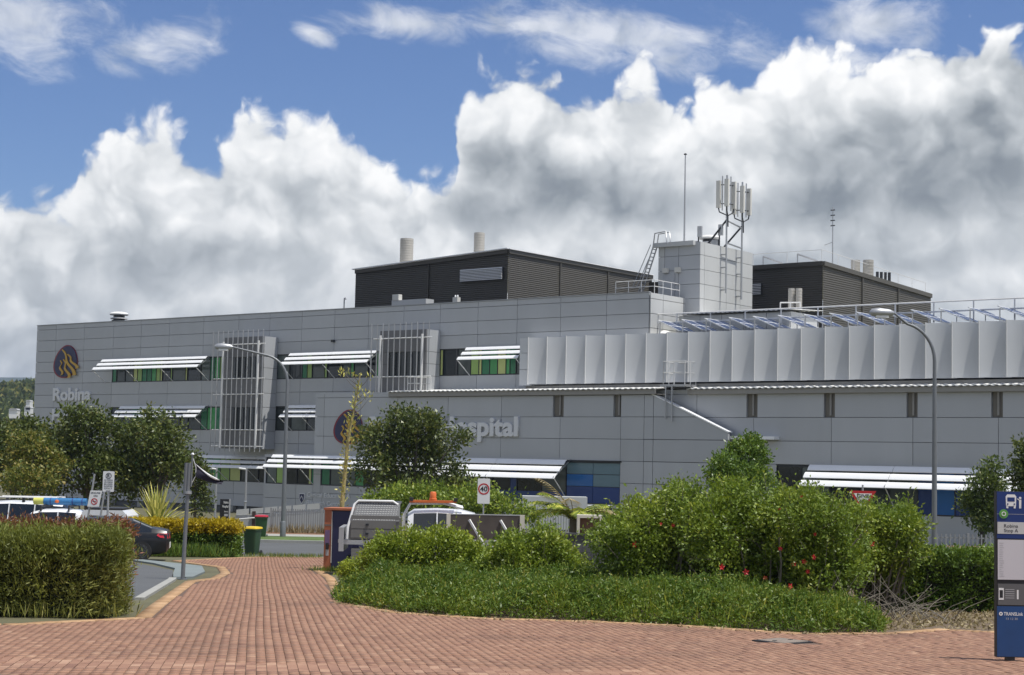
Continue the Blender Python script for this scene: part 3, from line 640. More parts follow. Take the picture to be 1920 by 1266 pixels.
MB().tube([(73.2, -2.75, 6.8), (73.2, -2.75, 4.6)], .05).tube([(73.7, -2.75, 6.8), (73.7, -2.75, 4.4)], .05).build('ladder', ALU, fwg)
guardrail(fwg, 'guard_rail', [(50.2, -2.9, 6.72), (51.55, -2.9, 6.72)], 1.0, .75, .035); guardrail(fwg, 'guard_rail', [(50.5, -2.2, 6.72), (51.9, -2.2, 6.72)], 1.0, .75, .035)
for i_, (px, py, yv, rr) in enumerate([(1182, 628, 1.5, .95), (1240, 627, 2.0, .85)]):
    p = fac(px, py, yv); o = fthing('roof_skylight', 'low white domed skylight at the %s of the louvre storey roof' % ('left end' if i_ == 0 else 'foot of the guard rail'), 'skylight', (p[0], p[1], LZ1))
    MB().lathe((p[0], p[1], LZ1 - .04), [(rr, 0), (rr, .22), (rr * .92, .36), (rr * .6, .5), (.05, .56)], 24).build('dome', ROOFW, o, 40)
    MB().lathe((p[0], p[1], LZ1 - .04), [(rr * 1.05, 0), (rr * 1.05, .12)], 24).build('curb', ALU, o)
# solar panels in a row on the louvre storey roof, facing the sun
sp0 = None
for k in range(16):
    x0 = 71.3 + k * 1.86
    if sp0 is None:
        sp0 = fthing('solar_panel', '', 'solar panel', (x0, 0, LZ1), 'solar panels above the louvre screen'); X = x0
        def tilt(x, dz): return 11.40 - (x - X) * .45 + dz
        f = MB()
        for ya, yb in ((-.9, -.84), (.38, .44), (1.66, 1.72)): f.add([(x, y, tilt(x, d)) for d in (0, .06) for x, y in ((X, ya), (X + 1.7, ya), (X + 1.7, yb), (X, yb))], [(3, 2, 1, 0), (4, 5, 6, 7), (0, 1, 5, 4), (1, 2, 6, 5), (2, 3, 7, 6), (3, 0, 4, 7)])
        for xa in (X, X + .83, X + 1.65): f.add([(x, y, tilt(x, d)) for d in (-.002, .058) for x, y in ((xa, -.9), (xa + .05, -.9), (xa + .05, 1.72), (xa, 1.72))], [(3, 2, 1, 0), (4, 5, 6, 7), (0, 1, 5, 4), (1, 2, 6, 5), (2, 3, 7, 6), (3, 0, 4, 7)])
        f.build('frame', WHITE, sp0)
        for ya, yb in ((-.82, .36), (.46, 1.64)):
            for xa, xb in ((X + .06, X + .82), (X + .89, X + 1.64)):
                MB().add([(xa, ya, tilt(xa, .045)), (xb, ya, tilt(xb, .045)), (xb, yb, tilt(xb, .045)), (xa, yb, tilt(xa, .045)), (xa, ya, tilt(xa, .02)), (xb, ya, tilt(xb, .02)), (xb, yb, tilt(xb, .02)), (xa, yb, tilt(xa, .02))],
                         [(0, 1, 2, 3), (7, 6, 5, 4), (0, 4, 5, 1), (1, 5, 6, 2), (2, 6, 7, 3), (3, 7, 4, 0)]).build('cell_sheet', SOLAR, sp0)
        for ya in (-.8, 1.6): MB().beam((X + .1, ya, LZ1 - .05), (X + .1, ya, 11.3), .06, .06).build('leg', ALUB, sp0)
        o = sp0
    else:
        o = copy_tree(sp0); p = FO + FU * x0; o.location = (p[0], p[1], LZ1)
    ordn = ['first', 'second', 'third', 'fourth', 'fifth', 'sixth', 'seventh', 'eighth', 'ninth', 'tenth', 'eleventh', 'twelfth', 'thirteenth', 'fourteenth', 'fifteenth', 'sixteenth'][k]
    o['label'] = 'tilted blue solar panel above the louvre screen, %s from the left' % ordn

# --- lift tower
tw = fthing('lift_tower', 'tall pale grey panelled lift tower carrying the phone antennas', 'building', (67.75, 4.5, 10.4))
tc_ = MB().box(67.85, 71.2, 4.6, 12, 10.4, 17.45).build('wall', CORE, tw)
tr = [10.4, 11.4, 12.4, 13.45, 14.5, 15.55, 16.6, 17.55]
for j in range(7):
    for a, b in ((67.75, 68.3), (68.3, 69.5), (69.5, 71.3)): piece('wall_panel', CLADR if b < 68.4 else CLAD, tc_, a + .015, b - .015, 4.5, 4.6, tr[j] + .015, tr[j + 1] - .015)
    for a, b in ((4.5, 5.1), (5.1, 8.2), (8.2, 10.2), (10.2, 12.0)): piece('wall_panel', CLADR, tc_, 71.2, 71.32, a + .015, b - .015, tr[j] + .015, tr[j + 1] - .015)
MB().box(67.5, 70.9, 4.2, 4.5, 17.3, 17.62).build('parapet_band', CLADR, tw); MB().box(67.75, 71.3, 4.6, 12, 17.46, 17.52).build('roof', ROOFW, tw)
MB().box(68.2, 69.2, 4.42, 4.5, 13.4, 15.3).build('door', CLAD, tw)
for x in (68.25, 69.3): MB().box(x, x + .42, 4.25, 4.5, 15.4, 15.75).build('flood_light', OFFW, tw)
# sloping ladder on the left
la_ = MB(); a0, a1 = Vector((66.2, 4.0, 13.5)), Vector((67.6, 4.0, 17.3))
for d in (0, .5): la_.tube([a0 + Vector((0, d, 0)), a1 + Vector((0, d, 0)), a1 + Vector((.15, d, 1.0)), a1 + Vector((1.1, d, 1.1)), a1 + Vector((1.2, d, .2))], .05, 6)
for k in range(14): t = (k + .5) / 14; p = a0.lerp(a1, t); la_.tube([p, p + Vector((0, .5, 0))], .035, 5)
for d in (0, .5): la_.tube([a0 + Vector((-.3, d, 1)), a1 + Vector((-.2, d, .2))], .03, 5)
la_.build('ladder', ALU, tw, 60)
la2 = MB(); 
for d in (0, .45): la2.tube([(71.5, 4.9 + d, 11.9), (71.0, 4.9 + d, 13.6), (70.6, 4.9 + d, 14.4), (69.7, 4.9 + d, 14.4), (69.7, 4.9 + d, 13.5)], .04, 6)
for k in range(7): la2.tube([(71.5 - .5 * k / 7, 4.9, 11.9 + 1.7 * k / 7), (71.5 - .5 * k / 7, 5.35, 11.9 + 1.7 * k / 7)], .03, 5)
la2.build('ladder', ALUB, tw, 60)
guardrail(tw, 'guard_rail', [(66.5, .9, 13.55), (69.8, .9, 13.55), (69.8, 4.2, 13.55)], .95, 1.2, .03, ALUB)
# antenna mast pairs fixed to the right face of the tower
def antenna(px, ytop, ybot, label, side):
    x = 71.75; b = facu(px, ybot, x); t = facu(px, ytop, x); y = b[1]
    o = fthing('phone_antenna', label, 'antenna', (x, y, b[2]), 'phone antennas on the lift tower')
    MB().tube([(x, y, b[2]), (x, y, t[2])], .07, 8).build('mast', ALU, o, 60)
    for q, (dx_, dy_) in enumerate([(-.55, -.25), (.15, .75), (.35, -.6)]):
        zc = t[2] - .4; pm = MB().tube([(x + dx_ * .55, y + dy_ * .55, zc - 2.2), (x + dx_ * .55, y + dy_ * .55, t[2] - .05)], .045, 6).build('side_pipe', ALU, o, 60)
        MB().box(x + dx_ - .16, x + dx_ + .16, y + dy_ - .1, y + dy_ + .1, zc - 2.0, zc).build('antenna_panel', OFFW, o)
        for zz in (zc - .3, zc - 1.7): MB().tube([(x, y, zz), (x + dx_, y + dy_, zz)], .04, 6).build('clamp', DARKM, o)
        MB().tube([(x + dx_, y + dy_, zc - 2.0), (x + dx_ * .9, y + dy_ * .9, zc - 2.3), (x + .1, y, zc - 2.6), (x + .08, y + .05, zc - 3.4)], .05, 6).build('cable', DARKM, o, 60)
    for zz in (b[2] + .25, b[2] + 1.9, 16.9): MB().tube([(71.3, y, zz), (x, y, zz)], .05, 6).build('wall_bracket', ALU, o)
    MB().tube([(x, y, t[2] - 3.3), (70.6, y - .9, 17.5)], .07, 8).build('brace', DARKM, o, 60)
    return o, x, y
o, ax, ay = antenna(1361, 328, 550, 'taller left hand phone antenna mast with panel aerials on the lift tower', 0)
o2, ax2, ay2 = antenna(1390, 341, 562, 'shorter right hand phone antenna mast with panel aerials on the lift tower', 1)
MB().tube([(ax, ay, 19.4), (ax2, ay2, 19.1)], .06, 6).tube([(ax, ay, 17.75), (ax2, ay2, 17.6)], .06, 6).build('cross_bar', ALU, o, 60)
p0 = fac(1283, 452, 6.5); p1 = fac(1284, 291, 6.5)
o = fthing('lightning_mast', 'tall thin lightning mast standing on the lift tower roof', 'mast', (p0[0], 6.5, 17.5))
MB().tube([(p0[0], 6.5, 17.5), (p0[0], 6.5, (17.5 + p1[2]) / 2), (p0[0], 6.5, p1[2])], [.07, .06, .04], 8).build('pole', ALU, o, 60); MB().lathe((p0[0], 6.5, p1[2]), [(.03, 0), (.13, .03), (.1, .1), (.02, .14)], 10).build('cap', DARKM, o)
MB().box(p0[0] - .3, p0[0] + .3, 6.2, 6.8, 17.5, 17.65).build('base_plate', ALU, o)
def roof_vent(pos, r, label):
    o = fthing('roof_vent', label, 'roof vent', pos); c = pos
    MB().lathe(c, [(r * .8, -.9), (r * .8, -.02), (r * .62, 0), (r * .62, r * .55)], 20).build('throat', DARKM, o, 40)
    MB().lathe((c[0], c[1], c[2] + r * .12), [(r * .95, 0), (r * .95, r * .1), (r * .65, r * .16)], 20).build('skirt', ALUB, o, 40)
    MB().lathe((c[0], c[1], c[2] + r * .52), [(r * .7, 0), (r * 1.0, .02), (r * 1.03, r * .14), (r * .9, r * .3), (r * .5, r * .38), (.05, r * .4)], 24).build('hood', ROOFW, o, 40)
p = fac(223, 601, 4.0); roof_vent((p[0], 4.0, MAIN_T + .62), .86, 'white mushroom roof vent alone on the left end of the main roof')
p = fac(1330, 452, 8.5); roof_vent((p[0], 8.5, 17.85), .80, 'mushroom roof vent on top of the lift tower')
for (px, lab) in ((1302, 'small grey cabinet with stub aerials on the lift tower roof'), (1341, 'small stub aerial beside the tower roof vent')):
    p = fac(px, 452, 7.2); o = fthing('roof_aerial', lab, 'aerial', (p[0], 7.2, 17.5))
    MB().box(p[0] - .25, p[0] + .3, 7, 7.4, 17.5, 18.0).build('cabinet', ALU, o); MB().tube([(p[0] + .35, 7.2, 17.5), (p[0] + .35, 7.2, 19.0)], .05, 6).build('pole', DARKM, o); MB().box(p[0] + .3, p[0] + .62, 7.1, 7.3, 18.3, 19.1).build('aerial_panel', ALU, o)

# --- dark ribbed plant rooms
def ribbed(th_, name, p0, p1, z0, za, zb, m, pitch=.17):
    # wall of horizontal ribs between two plan points, its top rising from za to zb
    a, b = Vector((*p0, 0)), Vector((*p1, 0)); d = (b - a); L = d.length; d.normalize(); nrm = Vector((d.y, -d.x, 0)); mb = MB(); z = z0
    while z < max(za, zb):
        z2 = z + pitch; s0, s1 = 0.0, L
        if za < zb and z2 > za: s0 = min(L, L * (z2 - za) / (zb - za))
        if zb < za and z2 > zb: s1 = max(0, L * (za - z2) / (za - zb))
        if s1 - s0 > .05:
            q0, q1 = a + d * s0, a + d * s1; o1 = nrm * .03
            mb.add([q0 + Vector((0, 0, z)), q1 + Vector((0, 0, z)), q1 + o1 + Vector((0, 0, z + pitch * .25)), q0 + o1 + Vector((0, 0, z + pitch * .25)), q1 + o1 + Vector((0, 0, z + pitch * .6)), q0 + o1 + Vector((0, 0, z + pitch * .6)), q1 + Vector((0, 0, z2)), q0 + Vector((0, 0, z2))],
                   [(0, 1, 2, 3), (3, 2, 4, 5), (5, 4, 6, 7)])
        z = z2
    w_ = mb.build(name, m, th_)
    MB().beam(a + nrm * .06 + Vector((0, 0, za + .02)), b + nrm * .06 + Vector((0, 0, zb + .02)), .2, .34).build('roof_edge', m, th_)
    n = int(L / 9)
    for k in range(1, n + 1): q = a + d * (L * k / (n + 1)) + nrm * .07; MB().box(q.x - .06, q.x + .06, q.y - .06, q.y + .06, z0, za + (zb - za) * k / (n + 1) - .2).build('cover_strip', m, th_)
    return w_
def ridgecap(th_, a, b): MB().beam(a, b, .3, .07).build('roof_flashing', WHITE, th_)
b1 = fthing('plant_room', 'dark ribbed steel plant room with two round stacks behind the main roof', 'building', (30.3, 12, 13.2))
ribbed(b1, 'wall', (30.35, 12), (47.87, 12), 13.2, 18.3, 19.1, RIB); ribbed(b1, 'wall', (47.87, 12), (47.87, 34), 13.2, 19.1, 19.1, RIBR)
MB().add([(30.3, 12.1, 18.45), (47.8, 12.1, 19.25), (47.8, 34, 19.25), (30.3, 34, 18.45), (30.3, 12.1, 13.2), (30.3, 34, 13.2)], [(0, 1, 2, 3), (0, 3, 5, 4)]).build('roof', ROOFW, b1)
ridgecap(b1, (30.1, 11.85, 18.55), (47.95, 11.85, 19.36)); ridgecap(b1, (47.98, 11.9, 19.32), (47.98, 34, 19.32))
MB().box(47.9, 62, 33.5, 34.5, 13.2, 18.6).build('rear_wall', RIB, b1)
lv = fac(865, 507, 11.9); lr = fac(945, 524, 11.9); zz0, zz1 = 16.75, 17.82
lo = MB().box(42.75, 47.45, 11.86, 11.95, zz0, zz1).build('vent_grille', DARKM, b1)
for k in range(8): z = zz0 + .06 + k * .13; MB().add([(42.8, 11.76, z), (47.4, 11.76, z), (47.4, 11.86, z + .09), (42.8, 11.86, z + .09), (42.8, 11.78, z - .02), (47.4, 11.78, z - .02)], [(0, 1, 2, 3), (0, 4, 5, 1)]).build('slat', LETTER, lo)
def stack(th_, px, ptop, yv, r, zb, name='exhaust_stack'):
    t = fac(px, ptop, yv); prof = [(r, 0)]; H = t[2] - zb; n = int(H / .22)
    for k in range(n): z = H * k / n; prof += [(r, z + .01), (r * 1.03, z + .05), (r, z + .09)]
    prof += [(r, H), (r * .8, H)]; MB().lathe((t[0], yv, zb), prof, 20).build(name, STACK, th_, 50)
stack(b1, 763, 448, 14.5, .60, 18.2); stack(b1, 899, 437, 15.5, .47, 18.5)
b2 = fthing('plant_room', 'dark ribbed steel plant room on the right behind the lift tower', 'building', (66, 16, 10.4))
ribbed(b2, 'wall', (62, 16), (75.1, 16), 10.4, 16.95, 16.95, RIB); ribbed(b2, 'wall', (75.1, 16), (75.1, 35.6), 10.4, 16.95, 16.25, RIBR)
MB().add([(62, 16, 17.1), (75.1, 16, 17.1), (75.1, 35.6, 16.4), (62, 35.6, 16.4)], [(0, 1, 2, 3)]).build('roof', ROOFW, b2)
guardrail(b2, 'guard_rail', [(66, 16.2, 17.1), (74.9, 16.2, 17.1), (74.9, 35, 16.4)], .95, 2.6, .022, ALUB, False)
for px in (1450, 1515): p = fac(px, 492, 16.6); MB().tube([(p[0] - .9, 16.6, 17.9), (p[0] + .8, 16.6, 17.25)], .08, 6).tube([(p[0] - .9, 16.6, 17.1), (p[0] - .9, 16.6, 17.9)], .05, 6).build('roof_brace', ALU, b2)
stack(b2, 1604, 488, 24, .36, 16.4); stack(b2, 1628, 488, 24.5, .42, 16.4)
for k in range(4): p = fac(1645 + k * 5.5, 512, 28); MB().tube([(p[0], 28 + k * .2, 16), (p[0], 28 + k * .2, p[2] + .1)], .13, 8).build('flue', DARKM, b2, 60)
lo = MB().box(67.6, 69.9, 15.86, 15.95, 14.8, 15.7).build('vent_grille', DARKM, b2)
for k in range(7): z = 14.86 + k * .125; MB().box(67.65, 69.85, 15.8, 15.87, z, z + .05).build('slat', LETTER, lo)
p0 = fac(1561, 492, 18.0); p1 = fac(1561, 388, 18.0)
o = fthing('radio_aerial', 'thin aerial mast with cross elements above the right plant room', 'aerial', (p0[0], 18, 17.0)); H = p1[2] - 17.0
MB().tube([(p0[0], 18, 17), (p0[0], 18, p1[2])], [.05, .03], 6).build('mast', ALU, o); MB().tube([(p0[0], 18, 17 + H * .4), (p0[0] - .7, 18, 17 + H * .36)], .03, 5).build('side_arm', ALU, o)
for k in range(4): z = 17 + H * (.68 + .088 * k); MB().tube([(p0[0] - .18, 18, z), (p0[0] + .18, 18, z)], .045, 5).build('cross_element', DARKM, o)
for i_, px in enumerate((1484, 1498)):
    t = fac(px, 541, 5.5); o = fthing('exhaust_pipe', '%s of the two pale exhaust pipes in front of the right plant room' % ('left' if i_ == 0 else 'right'), 'pipe', (t[0], 5.5, 11))
    prof = [(.22, 0)]; n = 14
    for k in range(n): z = (t[2] - 11) * k / n; prof += [(.22, z), (.235, z + .04), (.22, z + .08)]
    MB().lathe((t[0], 5.5, 11.0), prof + [(.22, t[2] - 11), (.16, t[2] - 11)], 16).build('pipe', STACK, o, 50); MB().box(t[0] - .35, t[0] + .35, 5.2, 5.8, 10.9, 11.1).build('base', ALU, o)
guardrail(fwg, 'guard_rail', [fac(1463, 600, 4.5), fac(1500, 600, 4.5)], 1.2, .7, .05)
# small roof items beside the plant room
p = fac(766, 572, 6.0); o = fthing('roof_box', 'long low grey services box at the edge of the main roof', 'services box', (p[0], 6, 13.3)); MB().box(p[0] - 1.9, p[0] + 1.9, 6, 7, 13.3, p[2] + .45).build('body', CLADR, o); MB().box(p[0] - 1.8, p[0] - 1.1, 5.95, 6.4, p[2] + .45, p[2] + .95).build('fan_box', OFFW, o)
p = fac(853, 562, 6.0); o = fthing('roof_box', 'small cream junction box with two caps at the main roof edge', 'services box', (p[0], 6, 13.3)); MB().box(p[0] - .25, p[0] + .25, 6, 6.4, 13.3, p[2] + .2).build('body', OFFW, o)
for d in (-.12, .12): MB().lathe((p[0] + d, 6.2, p[2] + .2), [(.05, 0), (.08, .1), (.03, .2)], 8).build('cap', WHITE, o)
p = fac(645, 577, 6.0); o = fthing('vent_pipe', 'thin hooked vent pipe rising from the main roof left of the plant room', 'pipe', (p[0], 6, 13.3)); MB().tube([(p[0], 6, 13.3), (p[0], 6, p[2] + .75), (p[0] + .12, 6, p[2] + .85), (p[0] + .2, 6, p[2] + .7)], .06, 6).build('pipe', ALU, o); MB().box(p[0] - .15, p[0] + .15, 5.85, 6.15, 13.3, 13.4).build('flange', ALU, o)

# ------------------------------------------------------------------ lettering
def text_mesh(body, size, ext=0.0, off=0.0, align='LEFT'):
    c = bpy.data.curves.new('text', 'FONT'); c.body = body; c.size = size; c.extrude = ext; c.offset = off; c.align_x = align; c.resolution_u = 4
    o = bpy.data.objects.new('text', c); me = bpy.data.meshes.new_from_object(o)
    bpy.data.objects.remove(o); bpy.data.curves.remove(c); return me
def bounds(me):
    co = np.zeros(len(me.vertices) * 3, np.float32); me.vertices.foreach_get('co', co); co = co.reshape(-1, 3); return co.min(0), co.max(0)
def word(parent, body, x0, x1, zbase, cap, y, m, ext=.06, off=.02, letters=True, name='letter'):
    # letters standing on a wall, fitted between x0 and x1; cap = height of a capital
    ref = text_mesh('H', 1.0, 0, off); lo, hi = bounds(ref); s = cap / (hi[1] - lo[1]); full = text_mesh(body, 1.0, 0, off); fl, fh = bounds(full); sx = (x1 - x0) / (fh[0] - fl[0])
    b = BASE[parent]
    jobs = [(body[:k + 1], ch) for k, ch in enumerate(body) if ch != ' '] if letters else [(body, body)]
    for pre, ch in jobs:
        me = text_mesh(ch, 1.0, ext / s, off); l1, h1 = bounds(me); _, h2 = bounds(text_mesh(pre, 1.0, 0, off))
        shift = (h2[0] - h1[0]) if letters else 0.0
        me.transform(Matrix.Translation((shift - fl[0], -lo[1], 0))); me.transform(Matrix.Diagonal((sx, s, s, 1))); me.transform(Matrix.Rotation(math.pi / 2, 4, 'X'))
        me.materials.clear(); me.materials.append(m); o = bpy.data.objects.new(name, me); link(o, parent); o.location = (x0 - b[0], y - b[1], zbase - b[2])
def emblem(parent, cx, cz, rw, rh, y):
    # egg shaped navy disc with a red rim and four gold flame bands
    def egg(k, ox=0.0, n=36): return [(cx + ox + k * rw * math.cos(2 * math.pi * q / n) * (1 - .16 * math.sin(2 * math.pi * q / n)) - .12 * rw * math.sin(2 * math.pi * q / n) * -1, cz + k * rh * math.sin(2 * math.pi * q / n)) for q in range(n)]
    MB().prism(egg(1.0, -.03 * rw), y - .10, y).build('rim', MAGENTA, parent); MB().prism(egg(.93, .045 * rw), y - .16, y - .101).build('disc', NAVY, parent)
    for (sx, sz, ex, ez, w_) in ((-.38, .05, -.22, -.82, .12), (-.12, .12, .42, -1.0, .16), (-.25, .72, .88, -.86, .17), (.22, .42, 1.08, -.45, .15)):
        v = []; f = []; n = 14
        for q in range(n + 1):
            t = q / n; x = cx + rw * (sx + (ex - sx) * t + .10 * math.sin(t * 9.5)); z = cz + rh * (sz + (ez - sz) * t); hw = rw * w_ * (.25 + .75 * t) * .75
            v += [(x - hw, y - .24, z - .04), (x + hw, y - .24, z + .04), (x - hw, y - .16, z - .04), (x + hw, y - .16, z + .04)]
        for q in range(n): a = 4 * q; f += [(a, a + 1, a + 5, a + 4), (a, a + 4, a + 6, a + 2), (a + 1, a + 3, a + 7, a + 5)]
        MB().add(v, f).build('flame_band', GOLD, parent, 50)
s1 = fthing('emblem_sign', 'egg shaped navy emblem with gold flames high on the left end wall', 'sign', (4.8, -.02, 8.5)); emblem(s1, 4.75, 10.0, 1.75, 1.55, -.003)
s2 = fthing('emblem_sign', 'egg shaped navy emblem with gold flames on the front wing beside the dry flower stalk', 'sign', (44.0, YF, 2.6)); emblem(s2, 43.95, 3.95, 1.5, 1.35, YF - .003)
s3 = fthing('building_lettering', 'grey raised letters under the emblem on the left end wall', 'sign', (3.0, -.05, 4.5)); word(s3, 'Robina', 3.05, 8.7, 6.32, 1.2, -.08, LETTER, .07, .035); word(s3, 'Hospital', 3.05, 9.9, 4.35, 1.2, -.08, LETTER, .07, .035)
s4 = fthing('building_lettering', 'large grey raised letters across the front wing behind the round dark tree', 'sign', (46.2, YF, 3.2)); word(s4, 'Robina Hospital', 46.25, 60.72, 3.32, 1.42, YF - .1, LETTER, .09, .035)
s5 = fthing('building_lettering', 'small two line white lettering with a shield on the ground floor wall', 'sign', (38.5, YF, -2.2))
word(s5, 'Clinical Education &', 39.6, 44.3, -1.62, .36, YF - .03, LETTER, .02, .015); word(s5, 'Research Centre', 39.6, 43.4, -2.25, .36, YF - .03, LETTER, .02, .015)
MB().prism([(38.75, -1.35), (39.35, -1.35), (39.35, -1.85), (39.05, -2.22), (38.75, -1.85)], YF - .06, YF - .003).build('shield', LETTER, s5); MB().prism([(38.81, -1.41), (39.29, -1.41), (39.29, -1.83), (39.05, -2.12), (38.81, -1.83)], YF - .08, YF - .061).build('shield_face', NAVY, s5)
MB().beam((38.86, YF - .09, -1.85), (39.05, YF - .09, -1.55), .02, .05).beam((39.05, YF - .09, -1.55), (39.24, YF - .09, -1.85), .02, .05).build('chevron', LETTER, s5)

# ------------------------------------------------------------------ street furniture
POLE = mat('grey_pole', (0.19, 0.20, 0.21), 0.5, 0.4, 0.15, 4.0)
REDM = mat('sign_red', (0.45, 0.012, 0.016), 0.4); BLUEM = mat('sign_blue', (0.010, 0.032, 0.15), 0.4, var=.1); WPAINT = mat('sign_white', (0.74, 0.74, 0.72), 0.45, var=.06); INK = mat('sign_black', (0.015, 0.015, 0.017), 0.5)
GREEN = mat('sign_green', (0.10, 0.30, 0.06), 0.45); GREYP = mat('sign_grey', (0.40, 0.40, 0.40), 0.5); ORANGE = mat('orange_paint', (0.62, 0.14, 0.03), 0.5, var=.2, scale=5)
def gpos(px, py_unused, Y, pyr): p = at(px, pyr, Y); return (float(p[0]), float(Y), gz(Y))
def lamp(px_base, py_ref, Y, H, arm, drop_dir, label, r=.10):
    p = at(px_base, py_ref, Y); z0 = gz(Y); o = thing('street_lamp', label, 'street lamp', (p[0], Y, z0))
    MB().lathe((0, 0, 0), [(.2, 0), (.2, .04), (r * 1.25, .06), (r * 1.25, .75), (r, .8)], 14).build('base', POLE, o, 40)
    path = [(0, 0, .75), (0, 0, H * .5), (0, 0, H - 1.5)]; rr = [r, r * .82, r * .66]
    for k in range(1, 9): t = k / 8 * R_(78); path.append((drop_dir * (1 - math.cos(t)) * 1.15, 0, H - 1.5 + math.sin(t) * 1.25)); rr.append(r * (.64 - .02 * k))
    lx = path[-1]; path.append((drop_dir * arm, 0, lx[2] + .35)); rr.append(r * .4)
    MB().tube(path, rr, 12).build('pole', POLE, o, 60)
    hx, hz = drop_dir * arm, path[-1][2]; hd = MB()
    v = []; secs = [(0, .05, .04), (.15, .13, .08), (.5, .16, .09), (.75, .12, .06), (.82, .03, .02)]
    hd.tube([(hx + drop_dir * a, 0, hz + .02 * a) for a, b, c in secs], [max(b, .02) for a, b, c in secs], 12); h_ = hd.build('lamp_head', ALU, o, 60)
    MB().box(min(hx + drop_dir * .2, hx + drop_dir * .62), max(hx + drop_dir * .2, hx + drop_dir * .62), -.11, .11, hz - .17, hz - .09).build('diffuser', WPAINT, o)
    return o
lamp(530, 1011, 74.3, 8.45, 2.5, -1, 'tall curved street lamp on the grass verge in front of the bay window', .105)
lamp(1752, 900, 55.0, 8.55, 1.35, -1, 'tall curved street lamp at right in front of the louvre screen', .095)
for px, py, Y, H, lab in ((460, 945, 100, 3.1, 'short lamp post near the entrance ramp, right of the two'), (404, 945, 100, 3.2, 'short lamp post left of the black entrance totem')):
    p = at(px, py, Y); o = thing('lamp_post', lab, 'lamp post', (p[0], Y, gz(Y))); zt = at(px, 877, Y)[2] - gz(Y)
    MB().tube([(0, 0, 0), (0, 0, zt)], [.08, .055], 8).build('pole', ALU, o, 60); MB().tube([(0, 0, zt - .1), (-.45, 0, zt - .05)], .06, 8).build('lamp_head', ALUB, o, 60); MB().lathe((0, 0, zt * .45), [(.08, 0), (.1, .05), (.08, .12)], 8).build('joint_band', ALU, o)
# road signs
def sign_post(px, pyc, Y, name, label, w_, h_, mplate, zc=None):
    c = at(px, pyc, Y); o = thing(name, label, 'sign', (c[0], Y, gz(Y))); zz = c[2] - gz(Y)
    MB().tube([(0, .04, 0), (0, .04, zz + h_ * .52)], .03, 8).build('post', ALU, o, 60); return o, zz
def plate(o, w_, h_, zz, m, rad=.04, y=0.0, name='plate'):
    pts_ = []
    for (sx, sz, a0) in ((1, 1, 0), (-1, 1, 90), (-1, -1, 180), (1, -1, 270)):
        for q in range(5): a = R_(a0 + 22.5 * q); pts_.append((sx * (w_ / 2 - rad) + rad * math.cos(a), zz + sz * (h_ / 2 - rad) + rad * math.sin(a)))
    return MB().prism(pts_, y - .006, y).build(name, m, o)
def ring(o, r0, r1, zz, m, y, name='ring', cx=0.0, n=32):
    v = []; f = []
    for k in range(n):
        a = 2 * math.pi * k / n
        for r in (r0, r1):
            for yy_ in (y - .004, y): v.append((cx + r * math.cos(a), yy_, zz + r * math.sin(a)))
    for k in range(n): a, b = 4 * k, 4 * ((k + 1) % n); f += [(a, b, b + 2, a + 2), (a + 2, b + 2, b + 3, a + 3), (a, a + 1, b + 1, b)]
    return MB().add(v, f).build(name, m, o)
o, zz = sign_post(907, 921, 63, 'speed_sign', 'white speed sign with a red ring reading forty beyond the ute', .47, .95, WPAINT)
plate(o, .47, .95, zz, WPAINT); ring(o, .165, .215, zz + .08, REDM, -.007); word(o, '40', -.14, .14, zz - .01, .19, -.01, INK, .003, .02, name='digit')
o, zz = sign_post(1618, 933, 55, 'give_way_sign', 'red bordered triangular give way sign poking above the hibiscus', .9, .8, WPAINT)
MB().prism([(-.44, zz + .22), (.44, zz + .22), (.0, zz - .55)], -.006, 0).build('border', REDM, o); MB().prism([(-.30, zz + .135), (.30, zz + .135), (0, zz - .39)], -.010, -.0065).build('plate', WPAINT, o); word(o, 'GIVE', -.2, .2, zz - .01, .12, -.013, INK, .002, .02); word(o, 'WAY', -.12, .12, zz - .17, .12, -.013, INK, .002, .02)
o, zz = sign_post(203.5, 903, 44, 'parking_sign', 'white no parking sign on a thin grey post above the car', .3, .54, WPAINT)
plate(o, .3, .54, zz, WPAINT, .02); ring(o, .062, .078, zz + .15, INK, -.007); word(o, 'R', -.035, .035, zz + .11, .085, -.009, INK, .002, .02, name='symbol')
for k, tx in enumerate(('NO PARKING', 'OR STANDING', 'BUSES', 'EXCEPTED', 'ONLY')): word(o, tx, -.11, .11, zz + .02 - k * .055, .035, -.009, INK, .001, .0, False, 'text_line')
MB().box(-.06, .06, -.01, -.0065, zz - .255, zz - .24).build('arrow', INK, o)
c = at(176, 935, 58); zg = gz(58); o = thing('smoke_free_sign', 'white smoke free area sign on two leaning posts behind the parked cars', 'sign', (c[0], 58, zg)); zz = c[2] - zg
MB().tube([(-.34, .05, 0), (-.02, .05, zz + .85)], .035, 8).build('post', ALU, o, 60); MB().tube([(.08, .05, 0), (.42, .05, zz + .85)], .035, 8).build('post', ALU, o, 60)
v = [(-.22, zz - .28), (.19, zz - .28), (.28, zz + .28), (-.13, zz + .28)]; MB().prism(v, -.01, 0).build('plate', WPAINT, o)
ring(o, .085, .115, zz - .1, REDM, -.011, cx=.02); MB().beam((-.05, -.013, zz - .03), (.09, -.013, zz - .17), .006, .025).build('slash', REDM, o); MB().box(-.04, .08, -.013, -.011, zz - .11, zz - .085).build('cigarette', INK, o)
word(o, 'SMOKE-FREE', -.11, .22, zz + .17, .055, -.012, INK, .001, .01, False, 'text_line'); word(o, 'AREA', -.02, .14, zz + .07, .055, -.012, INK, .001, .01, False, 'text_line')
